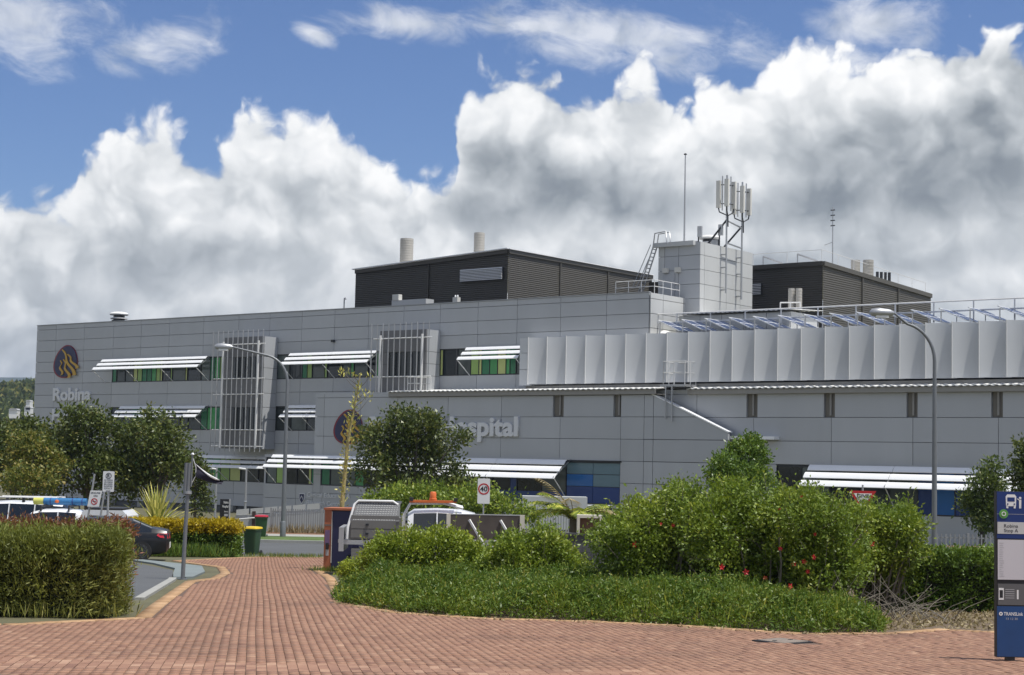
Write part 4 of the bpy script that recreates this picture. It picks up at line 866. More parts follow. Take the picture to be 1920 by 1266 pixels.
# black entrance totem
c = at(421, 956, 100); o = thing('entrance_totem', 'black totem sign with white lettering beside the entrance ramp', 'sign', (c[0], 100, gz(100))); zt = at(421, 936, 100)[2] - gz(100)
MB().box(-.27, .27, -.08, .08, 0, zt).build('body', INK, o); MB().box(.275, .33, -.08, .08, .3, zt).build('side_strip', GREYP, o)
word(o, 'Robina', -.05, .24, zt - .26, .15, -.09, WPAINT, .003, .015, False, 'text_line'); word(o, 'Hospital', -.12, .24, zt - .5, .15, -.09, WPAINT, .003, .015, False, 'text_line'); word(o, 'Entrance', .0, .24, zt - .78, .09, -.09, WPAINT, .003, .01, False, 'text_line')
MB().box(0, .22, -.09, -.081, zt - 1.02, zt - .88).build('arrow_block', GREYP, o); MB().box(-.1, .15, -.09, -.081, zt - 1.75, zt - 1.2).build('notice', WPAINT, o)
# flagpole with a furled dark flag
o = thing('flagpole', 'grey steel banner pole at the kerb ramp with a hinged top', 'pole', (-7.53, 38.78, gz(38.78)))
zt = at(350, 868, 38.78)[2] - gz(38.78)
MB().tube([(0, 0, 0), (.03, 0, zt * .5), (.07, 0, zt)], [.05, .046, .042], 12).build('post', POLE, o, 60); MB().tube([(-.02, 0, zt - .75), (.0, 0, zt)], .045, 10).build('sleeve', POLE, o, 60); MB().tube([(.12, 0, zt - .55), (.13, 0, zt + .18)], .022, 8).build('top_pole', POLE, o, 60)
MB().lathe((.13, 0, zt + .18), [(.03, 0), (.05, .02), (.02, .06)], 10).build('cap', ALU, o); MB().lathe((.06, 0, zt - .72), [(.08, 0), (.08, .06)], 12).build('collar', ALU, o); MB().lathe((0, 0, 0), [(.11, 0), (.11, .02)], 14).build('base_plate', POLE, o)
MB().tube([(.15, 0, zt + .1), (.22, 0, zt - .1), (.22, 0, zt - .3), (.13, 0, zt - .48)], .008, 5).build('cord', WPAINT, o)
FLAG = mat('flag_cloth', (0.022, 0.02, 0.035), 0.85, var=.3, scale=6)
fo = thing('flag', 'dark furled flag with a white streak hanging from the banner pole', 'flag', (-7.53, 38.78, gz(38.78) + zt - .6)); v = []; f = []; n = 12
def flagpt(t, s_):
    top = Vector((.2 + .66 * t, 0, .62 - .42 * t - .06 * math.sin(t * 3))); bot = Vector((.22 + .62 * t, 0, .28 - .30 * t + .14 * t * t)); p = top.lerp(bot, s_)
    return (p.x, .05 * math.sin(t * 7 + s_ * 5) * (.3 + t), p.z)
for q in range(n + 1):
    for s_ in range(6): v.append(flagpt(q / n, s_ / 5))
for q in range(n):
    for s_ in range(5): a = q * 6 + s_; f.append((a, a + 1, a + 7, a + 6))
v2 = [(x, y + .012, z) for x, y, z in v]; f2 = [tuple(reversed([i + len(v) for i in q])) for q in f]; mcl = MB().add(v + v2, f + f2); cl = mcl.build('cloth', FLAG, fo, 60)
st_ = MB().tube([Vector(flagpt(t, .12)) + Vector((0, -.012, 0)) for t in (.0, .2, .4, .6, .75, .88)], [.006, .012, .022, .03, .03, .01], 6).build('white_stripe', WPAINT, cl, 60)
# bins
def bin_(px, pyb, lid, label):
    d = ray(px, pyb); Y = 61.3 if pyb > 1030 else 74.0; p = at(px, pyb, Y); o = thing('wheelie_bin', label, 'bin', (p[0], Y, gz(Y)), R_(-14 if pyb > 1030 else 10), 'wheelie bins by the road')
    h = .98; v = []; secs = [(.06, .20, .22), (.12, .215, .235), (h - .06, .275, .31), (h - .05, .30, .335), (h, .30, .335)]
    for z, hx, hy in secs:
        for k in range(16):
            a = 2 * math.pi * k / 16; cx, sx = math.cos(a), math.sin(a); e = .35; v.append((hx * math.copysign(abs(cx) ** e, cx), hy * math.copysign(abs(sx) ** e, sx), z))
    f = [(i * 16 + k, i * 16 + (k + 1) % 16, (i + 1) * 16 + (k + 1) % 16, (i + 1) * 16 + k) for i in range(4) for k in range(16)] + [tuple(range(15, -1, -1))]
    MB().add(v, f).build('body', mat('bin_green', (0.03, 0.075, 0.032), .5, var=.2, scale=4), o, 40)
    v = [(x * 1.03, y * 1.03, h + .005) for x, y, z in v[-16:]] + [(x * .98, y * .98, h + .06) for x, y, z in v[-16:]] + [(x * .5, y * .5, h + .085) for x, y, z in v[-16:]]
    f = [(i * 16 + k, i * 16 + (k + 1) % 16, (i + 1) * 16 + (k + 1) % 16, (i + 1) * 16 + k) for i in range(2) for k in range(16)] + [tuple(range(32, 48)), tuple(range(15, -1, -1))]
    MB().add(v, f).build('lid', lid, o, 40); MB().tube([(-.24, .37, h - .03), (.24, .37, h - .03)], .02, 8).build('handle', BLACK, o)
    for s_ in (-1, 1): MB().tube([(s_ * .24, .2, .1), (s_ * .30, .2, .1)], .10, 16).build('wheel', BLACK, o, 40)
bin_(472, 1042, mat('yellow_lid', (0.72, 0.50, 0.02), .45), 'green wheelie bin with a yellow lid on the near roadside'); bin_(489, 1010, mat('red_lid', (0.42, 0.015, 0.03), .45), 'green wheelie bin with a red lid on the far roadside')
# bus stop totem
o = thing('bus_stop_sign', 'blue bus stop totem with timetable panels at the right edge of the plaza', 'bus stop', (6.02, 20.0, gz(20.0)), R_(3)); H0, Wd = 2.03, .345
zt = H0; MB().box(-Wd / 2, Wd / 2, -.045, .045, .06, zt).build('body', INK, o); MB().box(-.05, .05, -.04, .04, -.02, .06).build('foot', DARKM, o)
def ipanel(z0, z1, m, name, ins=.008, y=-.052): return MB().box(-Wd / 2 + ins, Wd / 2 - ins, y, -.0455, z0, z1).build(name, m, o)
ipanel(zt - .365, zt - .004, BLUEM, 'header_panel', .002); ipanel(zt - .505, zt - .365, mat('sign_pale_grey', (0.50, 0.50, 0.48), .5, var=.05), 'name_plate', .008, -.055); ipanel(zt - .56, zt - .507, BLUEM, 'blue_strip', .002)
tt = ipanel(zt - 1.05, zt - .575, mat('timetable_paper', (0.55, 0.53, 0.55), .35, var=.06), 'timetable', .012); ipanel(zt - 1.35, zt - 1.10, mat('info_grey', (0.11, 0.11, 0.11), .4), 'info_panel', .012); lowp = ipanel(.07, zt - 1.365, mat('low_blue', (0.012, 0.055, 0.17), .4, var=.25, scale=4), 'lower_panel', .002)
MB().box(-Wd / 2 + .002, Wd / 2 - .002, -.0535, -.0525, zt - .272, zt - .268).build('header_line', GREYP, o)
word(o, 'Robina', -.085, .085, zt - .43, .04, -.056, INK, .0006, .0, False, 'text_line'); word(o, 'Stop A', -.085, .085, zt - .485, .04, -.056, INK, .0006, .0, False, 'text_line'); 
word(o, 'TRANSLink', -.09, .145, zt - 1.475, .04, -.053, WPAINT, .0006, .01, False, 'text_line'); word(o, '13 12 30', -.06, .08, zt - 1.525, .025, -.053, GREYP, .0006, .0, False, 'text_line')
# bus pictogram, waiting figure and the round green badge
bp = MB().prism([(-.06, zt - .175), (.06, zt - .175), (.065, zt - .06), (.045, zt - .035), (-.045, zt - .035), (-.065, zt - .06)], -.0545, -.0525).build('bus_symbol', WPAINT, o); MB().box(-.045, .045, -.056, -.0546, zt - .12, zt - .07).build('bus_window', BLUEM, o)
for s_ in (-1, 1): MB().box(s_ * .045 - .012, s_ * .045 + .012, -.0545, -.0525, zt - .2, zt - .175).build('bus_wheel', WPAINT, o); ring(o, .001, .009, zt - .15, BLUEM, -.055, 'bus_lamp', s_ * .04, 12)
ring(o, .001, .014, zt - .075, WPAINT, -.0525, 'person_head', .112, 14); MB().prism([(.098, zt - .095), (.126, zt - .095), (.124, zt - .20), (.114, zt - .20), (.112, zt - .15), (.11, zt - .20), (.10, zt - .20)], -.0545, -.0525).build('person_symbol', WPAINT, o); MB().beam((.1, -.0535, zt - .10), (.078, -.0535, zt - .085), .002, .012).build('person_arm', WPAINT, o)
ring(o, .001, .055, zt - .268, GREEN, -.0545, 'badge', -.09, 24); ring(o, .018, .027, zt - .268, WPAINT, -.0585, 'badge_mark', -.09, 16); ring(o, .010, .022, zt - 1.455, WPAINT, -.0525, 'badge_mark', -.125, 16)
for k in range(16): MB().box(-.14, -.14 + random.uniform(.02, .06), -.0535, -.0525, zt - .62 - k * .026, zt - .615 - k * .026).build('timetable_line', GREYP, tt)
MB().box(-.15, -.09, -.0545, -.0525, zt - 1.29, zt - 1.15).build('phone_symbol', WPAINT, o); MB().box(-.14, -.10, -.056, -.0546, zt - 1.265, zt - 1.175).build('phone_screen', INK, o); MB().box(.07, .09, -.0545, -.0525, zt - 1.28, zt - 1.17).build('stop_symbol', WPAINT, o)
for k in range(5): MB().box(-.07, .04, -.0535, -.0525, zt - 1.17 - k * .025, zt - 1.163 - k * .025).build('text_line', GREYP, o)
# payphone booth
p = at(632, 1060, 46.6); o = thing('phone_booth', 'narrow orange and navy payphone booth beside the path', 'phone booth', (-4.68, 46.6, gz(46.6)), R_(-8)); H = at(640, 952, 46.6)[2] - gz(46.6)
FADED = mat('faded_orange', (.36, .115, .05), .6, 0, .35, 4)
MB().box(-.36, -.16, -.42, .42, 0, H - .06).build('side_panel', FADED, o); MB().box(-.14, .62, -.40, .40, 0, H - .08).build('back_panel', mat('booth_navy', (0.012, 0.016, 0.065), .45, var=.2), o); MB().box(-.38, .64, -.46, .46, H - .06, H).build('roof', FADED, o); MB().box(-.155, -.142, -.43, -.2, .25, H - .1).build('edge_strip', OFFW, o)
MB().box(-.33, -.2, -.45, -.425, .75, 1.15).build('phone_panel', mat('violet_panel', (.17, .10, .2), .5), o); MB().box(-.30, -.22, -.45, -.425, .45, .7).build('sticker', GREYP, o); MB().box(-.3, -.22, -.47, -.425, .62, .80).build('handset', INK, o); MB().box(-.365, -.15, -.425, -.41, H * .72, H * .74).build('seam', BROWN, o)

# ------------------------------------------------------------------ fences, ramp, walls
def fence(name, label, a, b, h, step, w_, m, rail=True):
    a, b = Vector(a), Vector(b); L = (b - a).length; d = (b - a).normalized(); o = thing(name, label, 'fence', a, math.atan2(d.y, d.x)); n = int(L / step)
    for zz_ in (.12, h - .16): MB().box(0, L, -.02, .02, zz_, zz_ + .05).build('rail', m, o)
    for k in range(n + 1): piece('picket', m, o, k * step - w_ / 2, k * step + w_ / 2, -.045, -.022, .06, h)
    for k in range(int(L / 2.4) + 1): MB().box(k * 2.4 - .04, k * 2.4 + .04, -.06, .06, 0, h + .03).build('post', m, o)
FENCE = mat('fence_grey', (0.27, 0.275, 0.28), 0.55, 0.3, 0.15, 4, objvar=.12)
pa, pb = at(507, 1003, 78.4), at(700, 1005, 78.4); zb = gz(78.4) + .1
fence('steel_fence', 'grey steel picket fence below the ramp left of the phone booth', (pa[0], 78.4, zb), (pb[0], 78.4, zb), 1.12, .105, .055, FENCE)
pa, pb = at(1690, 1003, 60), at(1990, 1003, 60); fence('steel_fence', 'grey steel picket fence at right between lamp post and bus stop', (pa[0], 60, gz(60) + .1), (pb[0], 60, gz(60) + .1), 1.22, .16, .05, FENCE)
pa, pb = at(968, 975, 76), at(1100, 975, 76); fence('steel_fence', 'short grey steel fence between the speed sign and the palm', (pa[0], 76, gz(76)), (pb[0], 76, gz(76)), 1.55, .12, .06, FENCE)
# ramp wall with steel rail, rising to the right
o = thing('entrance_ramp', 'pale concrete entrance ramp wall rising to the right behind the fence', 'ramp', (at(441, 985, 84)[0], 84, gz(84))); x1_ = at(720, 945, 84)[0] - at(441, 985, 84)[0]
zl, zr = at(441, 958, 84)[2] - gz(84), at(600, 946, 84)[2] - gz(84); xr = at(600, 946, 84)[0] - at(441, 958, 84)[0]
MB().prism([(0, 0), (x1_, 0), (x1_, zr + .1 - .35), (0, zl - .22)], 0, .3).build('wall', mat('ramp_concrete', (.40, .41, .42), .8, 0, .1, 1.0), o)
for k in range(6):
    a, b = xr * k / 6, xr * (k + 1) / 6; za, zb_ = zl - .2 + (zr - zl) * k / 6, zl - .2 + (zr - zl) * (k + 1) / 6
    MB().prism([(a + .04, za - .02), (b - .04, zb_ - .02), (b - .04, zb_ + .26), (a + .04, za + .26)], -.04, -.005).build('balustrade_panel', CLADR, o)
MB().tube([(-.1, -.12, zl - .45), (xr * .32, -.12, zl - .28)], .035, 8).build('hand_rail', ALUB, o); MB().box(xr * .2, xr * .24, -.1, .0, 0, zl).build('bollard', mat('bollard_brown', (.06, .035, .03), .6), o)
GREYV = mat('van_grey_white', (.46, .48, .48), .5, 0, .12, .8)
p = at(1020, 945, 100); o = thing('white_van', 'white box van body seen behind the fence below the blue windows', 'van', (p[0], 100, gz(100))); zt = at(1020, 931, 100)[2] - gz(100)
MB().box(-1.3, 2.6, 0, 2.0, .5, zt).build('box_body', GREYV, o); MB().box(2.65, 4.2, .1, 1.9, .45, zt * .8).build('cab', GREYV, o); MB().box(3.0, 4.1, .05, .1, zt * .5, zt * .76).build('side_window', GLASS, o)
for x in (-.4, 3.4): MB().tube([(x, -.05, .38), (x, .25, .38)], .38, 18).build('wheel', BLACK, o, 40)
# block retaining wall and cream framed box on it
BLK = mat('dark_block', (0.075, 0.078, 0.08), 0.9, 0, 0.25, 5, bump=.4, bscale=30, objvar=.15)
o = thing('block_wall', 'dark grey concrete block retaining wall between the shrubs', 'wall', (.2, 40, gz(40))); zt = .02 - gz(40)
nr = int(zt / .2)
for r_ in range(nr):
    for k in range(7): x = k * .4 - (.2 if r_ % 2 else 0); piece('block', BLK, o, x + .005, x + .395, 0, .19, r_ * .2 + .005, r_ * .2 + .195)
MB().box(-.25, 2.8, -.03, .22, nr * .2, nr * .2 + .05).build('capping', BLK, o)
p = at(1105, 978, 40.3); zb = gz(40) + nr * .2 + .05; o = thing('planter_box', 'cream framed box with a rusty panel on the block wall', 'box', (p[0], 40.1, zb))
hh = at(1105, 966, 40.1)[2] - zb
CREAM = mat('cream_frame', (.62, .58, .48), .6)
MB().box(-.3, -.24, -.05, .35, 0, hh).build('side', CREAM, o); MB().box(.24, .3, -.05, .35, 0, hh).build('side', CREAM, o); MB().box(-.24, .24, -.05, .35, hh - .07, hh).build('top', CREAM, o); MB().box(-.24, .24, .06, .35, 0, hh - .07).build('panel', mat('rusty_panel', (.16, .085, .05), .85, 0, .6, 6), o)
# weathered sign board back in front of the ute
p = at(845, 966, 42); q = at(975, 966, 42); zt = at(900, 966, 42)[2] - gz(42); o = thing('site_board', 'weathered dark board on braced white posts in front of the ute', 'board', (p[0], 42, gz(42))); L = q[0] - p[0]
MB().box(0, L, -.02, .03, zt - .62, zt).build('board', mat('weathered_ply', (.085, .07, .06), .9, 0, .5, 2.0), o); MB().box(0, L, -.025, .035, zt, zt + .025).build('top_rail', GREYP, o); MB().box(L, L + .12, -.05, .06, 0, zt + .02).build('end_post', CREAM, o); MB().box(-.1, 0, -.05, .06, 0, zt + .02).build('end_post', CREAM, o)
for x in (L * .27, L * .72): MB().beam((x, -.04, zt - .12), (x + .4, -.25, zt - .75), .05, .05).build('brace', WPAINT, o)

# ------------------------------------------------------------------ vehicles
CARW = mat('white_car_paint', (0.74, 0.75, 0.76), 0.25, 0, .03, 2, coat=.5); CARK = mat('charcoal_car_paint', (0.012, 0.013, 0.016), 0.3, 0, .05, 2, coat=.15, spec=.35); CGL = mat('car_glass', (0.012, 0.015, 0.018), 0.04, 0, .1, 1, spec=.7)
TYRE = mat('tyre', (.018, .018, .019), .8); RIM = mat('alloy_rim', (.30, .31, .32), .3, .8, .1); TRIM = mat('black_trim', (.02, .02, .022), .5)
def loft(th_, secs, glass, m, bname='body'):
    # secs: x, sill z, waist z, belt z, roof z, sill half width, waist half width, belt half width, roof half width
    P = []
    for (x, z0, zw, zb, zr, w0, ww, wb, wr) in secs:
        h = [(w0 * .9, z0), (w0, z0 + .06), (ww, zw), (ww * .99, zb - .06), (wb, zb), (wr + (wb - wr) * .12, zb + (zr - zb) * .86), (wr * .9, zr - (zr - zb) * .05), (wr * .55, zr), (0, zr + .015)]
        ring_ = [(x, -y, z) for y, z in h] + [(x, y, z) for y, z in reversed(h[:-1])]; P.append(ring_)
    n = len(P[0]); body = MB(); parts_ = {}
    V = [p for r in P for p in r]; F = {}
    for i in range(len(P) - 1):
        for k in range(n - 1):
            key = glass(i, k if k < 8 else (15 - k)) or bname; F.setdefault(key + ('' if k < 8 or key == bname or key == 'windscreen' or key == 'rear_window' else '#'), []).append((i * n + k, i * n + k + 1, (i + 1) * n + k + 1, (i + 1) * n + k))
    F[bname] += [tuple(range(n)), tuple(range((len(P) - 1) * n + n - 1, (len(P) - 1) * n - 1, -1))]
    for key, fs_ in F.items():
        used = sorted({i for q in fs_ for i in q}); mp = {i: j for j, i in enumerate(used)}
        MB().add([V[i] for i in used], [tuple(mp[i] for i in q) for q in fs_]).build(key.strip('#').split(':')[0], m if key == bname else CGL, th_, 32)
def wheel(th_, x, y, r, side, spokes=5):
    tz = r; t = MB().lathe((0, 0, 0), [(r * .66, -.1), (r * .95, -.1), (r, -.06), (r, .06), (r * .95, .1), (r * .66, .1)], 28); t.v = [(x + a, y + c, tz + b) for a, b, c in t.v]; w_ = t.build('wheel', TYRE, th_, 40)
    d = MB().lathe((0, 0, 0), [(r * .67, -.03), (r * .67, .03)], 24); d.v = [(x + a, y + c - side * .03, tz + b) for a, b, c in d.v]; d.build('brake_disc', TRIM, w_)
    rm = MB().lathe((0, 0, 0), [(r * .62, -.02), (r * .68, -.02), (r * .68, .02), (r * .62, .02)], 28); rm.v = [(x + a, y + side * .08 + c, tz + b) for a, b, c in rm.v]
    for k in range(spokes):
        for dd in (-.16, .16): a = 2 * math.pi * k / spokes + dd * .6; a2 = 2 * math.pi * k / spokes + dd; rm.beam((x + .05 * math.cos(a), y + side * .075, tz + .05 * math.sin(a)), (x + r * .64 * math.cos(a2), y + side * .085, tz + r * .64 * math.sin(a2)), .03, .03)
    rm.build('rim', RIM, w_)
# charcoal sedan, nose to the left
sed = thing('parked_car', 'charcoal sedan parked behind the clipped hedge, tail light showing', 'car', (-12.95, 52.95, gz(52.95) - .0), R_(189)); sed.scale = (.95, .95, .95)
S = [(-2.3, .42, .62, .86, .88, .70, .74, .72, .70), (-2.22, .30, .60, .92, 1.0, .80, .84, .80, .74), (-2.0, .24, .60, .95, 1.06, .84, .89, .84, .74), (-1.72, .22, .60, .95, 1.10, .85, .90, .85, .70), (-1.1, .20, .60, .95, 1.36, .86, .90, .86, .62),
     (-.55, .20, .60, .94, 1.425, .86, .90, .87, .60), (.05, .20, .60, .93, 1.43, .86, .90, .87, .60), (.5, .20, .60, .92, 1.36, .86, .90, .87, .62), (1.15, .20, .60, .92, 1.02, .86, .90, .86, .72), (1.4, .22, .60, .88, .96, .85, .89, .85, .74), (1.9, .24, .58, .80, .88, .83, .87, .82, .72), (2.25, .30, .55, .70, .76, .78, .80, .76, .66), (2.36, .40, .52, .62, .66, .66, .68, .66, .6)]
def sg(i, k):
    if k == 4 and i in (4, 5, 6): return 'side_window:%d' % i
    if k == 4 and i in (3, 7): return 'quarter_window:%d' % i
    if k in (5, 6, 7) and i == 7: return 'windscreen'
    if k in (6, 7) and i == 3: return 'rear_window'
loft(sed, S, sg, CARK)
for sx in (-1.42, 1.42):
    for sd_ in (-1, 1): wheel(sed, sx, sd_ * .80, .335, sd_)
for sd_ in (-1, 1):
    MB().add([(-2.33, sd_ * .55, .76), (-2.27, sd_ * .80, .76), (-2.02, sd_ * .905, .79), (-1.9, sd_ * .905, .86), (-1.94, sd_ * .885, .92), (-2.23, sd_ * .80, .93), (-2.3, sd_ * .55, .92)], [(0, 1, 5, 6), (1, 2, 3, 4, 5)]).build('tail_light', mat('tail_light', (.5, .02, .03), .2, coat=.6), sed)
    for hx in (-.75, .3): MB().box(hx, hx + .2, sd_ * .905 - .012, sd_ * .905 + .012, .84, .87).build('door_handle', TRIM, sed)
    for hx in (-.05, -1.05): MB().box(hx - .006, hx + .006, sd_ * .902 - .004, sd_ * .902 + .004, .3, .92).build('door_seam', TRIM, sed)
    MB().box(.62, .8, min(sd_ * .9, sd_ * 1.08), max(sd_ * .9, sd_ * 1.08), .93, 1.06).build('mirror', CARK, sed)
MB().box(-2.31, -2.26, -.4, .4, .42, .6).build('number_plate', WPAINT, sed)
def pickup(name, label, loc, rz, rearcab=True):
    o = thing(name, label, 'ute', loc, rz)
    S2 = [(-1.15, .42, .80, 1.10, 1.66, .84, .90, .88, .66), (-1.0, .40, .80, 1.11, 1.76, .86, .91, .89, .68), (-.4, .38, .80, 1.11, 1.79, .87, .92, .90, .69), (.25, .38, .80, 1.10, 1.77, .87, .92, .90, .69), (.62, .38, .80, 1.10, 1.68, .87, .92, .90, .70), (1.35, .38, .80, 1.09, 1.18, .87, .92, .89, .80), (1.6, .40, .78, 1.04, 1.10, .87, .92, .87, .78), (2.3, .42, .74, .96, 1.02, .85, .89, .84, .72), (2.62, .45, .68, .84, .88, .78, .82, .78, .68), (2.7, .5, .62, .74, .78, .7, .72, .7, .6)]
    def gl(i, k):
        if k == 4 and i in (1, 2): return 'side_window:%d' % i
        if k == 4 and i in (3, 4): return 'front_window:%d' % i
        if k in (5, 6, 7) and i == 4: return 'windscreen'
    loft(o, S2, gl, CARW)
    for sd_ in (-1, 1):
        for bx in (-.42, -.36): pass
        MB().beam((-.38, sd_ * .895, 1.12), (-.38, sd_ * .735, 1.70), .03, .14).build('door_pillar', CARW, o)
        MB().box(.95, 1.12, min(sd_ * .9, sd_ * 1.14), max(sd_ * .9, sd_ * 1.14), 1.1, 1.32).build('mirror', CARW, o)
        for hx in (-.85, .1): MB().box(hx, hx + .18, sd_ * .915 - .012, sd_ * .915 + .012, .98, 1.02).build('door_handle', TRIM, o)
        for wx in (-2.0, 1.85): wheel(o, wx, sd_ * .82, .37, sd_, 6)
        MB().box(2.45, 2.62, min(sd_ * .45, sd_ * .8), max(sd_ * .45, sd_ * .8), .78, .9).build('headlight', ALUB, o)
    MB().box(-2.75, 2.5, -.45, .45, .35, .5).build('chassis', TRIM, o)
    return o
CHECK = mat('checker_plate', (.085, .088, .092), .5, .2, .1, 3)
GREYBOX = mat('tool_box_grey', (.17, .165, .155), .5, .3, .1, 3)
# silver tray ute with canopy box, nose to the right
ut = pickup('tray_ute', 'white ute with a checker plate tool box and orange beacon bar behind the shrubs', (-1.52, 44.6, gz(44.6)), R_(2))
MB().box(-2.95, -1.2, -.95, .95, .88, .96).build('tray_floor', ALU, ut)
def profx(y0, y1, pts_): return MB().prism(pts_, y0, y1)
bx = profx(-.92, -.1, [(-2.68, .98), (-1.3, .98), (-1.3, 1.55), (-1.38, 1.55), (-1.38, 1.60), (-2.62, 1.60)]).build('tool_box', GREYBOX, ut)
v = [(-2.62, -.94, 1.46), (-1.36, -.94, 1.46), (-1.36, -.60, 1.93), (-2.50, -.60, 1.93)]; MB().add(v + [(x, y + .03, z) for x, y, z in v], [(0, 1, 2, 3), (7, 6, 5, 4), (0, 4, 5, 1), (1, 5, 6, 2), (2, 6, 7, 3), (3, 7, 4, 0)]).build('box_lid', CHECK, ut)
ch = MB()
for i in range(26):
    for j in range(9): t = (j + .5) / 9; x0 = -2.58 + .1 * t + (1.14) * (i + .5 + .5 * (j % 2)) / 27; ch.add([(x0 - .011, -.944 + .34 * t, 1.462 + .47 * t), (x0, -.95 + .34 * t, 1.455 + .47 * t), (x0 + .011, -.944 + .34 * t, 1.47 + .47 * t), (x0, -.938 + .34 * t, 1.478 + .47 * t)], [(0, 1, 2, 3)])
o = ch.build('checker_studs', ALUB, ut); o['kind'] = 'stuff'
MB().box(-2.50, -1.36, -.6, .85, 1.90, 1.94).build('box_roof', CHECK, ut)
MB().tube([(-2.72, -.96, .98), (-2.70, -.96, 1.3), (-2.56, -.64, 1.88), (-2.46, -.62, 1.97), (-1.55, -.62, 1.97), (-1.42, -.62, 1.88)], .035, 8).build('edge_tube', ALUB, ut, 60)
for zz_ in (1.02, 1.26): MB().box(-2.62, -1.45, -.945, -.922, zz_, zz_ + .21).build('drawer', GREYBOX, ut)
for zz_ in (1.10, 1.34): MB().lathe((-2.2, -.96, zz_), [(.04, 0), (.04, .05)], 10).build('drawer_lock', DARKM, ut)
MB().box(-2.93, -2.80, -.97, .97, .66, 1.28).build('tail_board', ALU, ut); MB().box(-2.6, -1.95, -.94, -.6, .30, .74).build('under_box', GREYBOX, ut); MB().box(-2.9, -1.2, -.955, -.93, .84, .90).build('side_rail', ALU, ut)
for y in (-.68, .68): MB().tube([(-1.30, y, .95), (-1.28, y, 1.6), (-1.1, y, 1.93), (-.2, y, 1.95), (.3, y, 1.82)], .035, 8).build('rack_tube', ALUB, ut, 60)
MB().box(-1.12, .12, -.75, -.55, 1.96, 2.02).build('beacon_bar', ORANGE, ut); MB().lathe((-.5, -.65, 2.02), [(.10, 0), (.10, .05), (.085, .06), (.085, .2), (.06, .23)], 16).build('beacon', ORANGE, ut, 40)
for x in (-1.12, .05): MB().box(x, x + .1, -.78, -.52, 2.0, 2.09).build('work_light', TRIM, ut)
# white ute on the left with white canopy and roof rack
wu = pickup('canopy_ute', 'white ute with a white canopy and a blue roll on its roof rack', (-16.55, 60.6, gz(60.6) - .22), R_(180))
cn = profx(-.85, .85, [(-2.95, .95), (-1.22, .95), (-1.25, 1.72), (-1.4, 1.80), (-2.7, 1.80), (-2.9, 1.6)]).build('canopy', CARW, wu)
for sd_ in (-1, 1):
    MB().prism([(-2.72, 1.18), (-1.42, 1.18), (-1.46, 1.60), (-2.64, 1.60)], min(sd_ * .855, sd_ * .87), max(sd_ * .855, sd_ * .87)).build('canopy_seal', TRIM, wu); MB().prism([(-2.66, 1.22), (-1.48, 1.22), (-1.51, 1.55), (-2.6, 1.55)], min(sd_ * .872, sd_ * .885), max(sd_ * .872, sd_ * .885)).build('canopy_window', WPAINT, wu)
for x in (-.75, .25): MB().tube([(x, -.75, 1.70), (x, -.72, 1.9), (x, .72, 1.9), (x, .75, 1.70)], .035, 6).build('roof_bar', TRIM, wu)
MB().box(-2.7, -1.4, -.8, .8, 1.83, 1.87).build('canopy_rack', TRIM, wu)
rt = thing('roof_load', 'rolled blue and yellow tarpaulin strapped on the white ute roof', 'roll', (-16.35, 60.6, gz(60.6) - .22 + 1.95))
MB().tube([(-.55, 0, .1), (1.0, 0, .1)], .13, 14).build('blue_roll', mat('blue_tarp', (.03, .16, .36), .5, 0, .4, 6), rt, 50); MB().tube([(-.92, 0, .1), (-.56, 0, .1)], .128, 14).build('yellow_end', mat('yellow_tarp', (.55, .55, .12), .5), rt, 50); MB().lathe((-.05, -.15, .04), [(.0, 0), (.08, .03), (.07, .1), (0, .13)], 10).build('orange_strap', ORANGE, rt)
for x in (-.3, .5, .85): MB().tube([(x - .02, 0, .1), (x + .02, 0, .1)], .136, 14).build('strap', mat('dark_strap', (.02, .05, .2), .6), rt)
# white wagon behind it
wg = thing('white_wagon', 'white wagon with roof racks behind the white ute at the left edge', 'car', (-19.6, 65.5, gz(65.5) - .1), R_(180))
S3 = [(-2.4, .45, .8, 1.05, 1.55, .8, .86, .84, .66), (-2.25, .40, .8, 1.1, 1.74, .84, .9, .88, .68), (-1.2, .36, .8, 1.1, 1.82, .86, .92, .9, .70), (-.2, .36, .8, 1.1, 1.84, .86, .92, .9, .70), (.55, .36, .8, 1.1, 1.80, .86, .92, .9, .70), (.9, .36, .8, 1.1, 1.70, .86, .92, .9, .70), (1.6, .36, .8, 1.08, 1.16, .86, .92, .88, .76), (2.3, .42, .72, .95, 1.02, .82, .88, .84, .7), (2.55, .5, .65, .8, .84, .72, .76, .74, .6)]
def wgl(i, k):
    if k == 4 and i in (1, 2, 3, 4): return 'side_window:%d' % i
    if k == 4 and i == 5: return 'front_window'
    if k in (5, 6, 7) and i == 5: return 'windscreen'
    if k in (4, 5, 6, 7) and i == 0: return 'rear_window'
loft(wg, S3, wgl, CARW)
for sd_ in (-1, 1):
    for bx in (-1.2, -.2, .55): MB().beam((bx, sd_ * .9, 1.1), (bx, sd_ * .73, 1.76), .03, .12).build('door_pillar', CARW, wg)
    for wx in (-1.5, 1.6): wheel(wg, wx, sd_ * .82, .36, sd_)
    MB().tube([(-2.0, sd_ * .6, 1.98), (.5, sd_ * .6, 1.98)], .03, 6).build('rack_rail', ALUB, wg)
    for x in (-1.8, -.7, .3): MB().box(x - .05, x + .05, sd_ * .6 - .05, sd_ * .6 + .05, 1.8, 1.97).build('rack_foot', TRIM, wg)

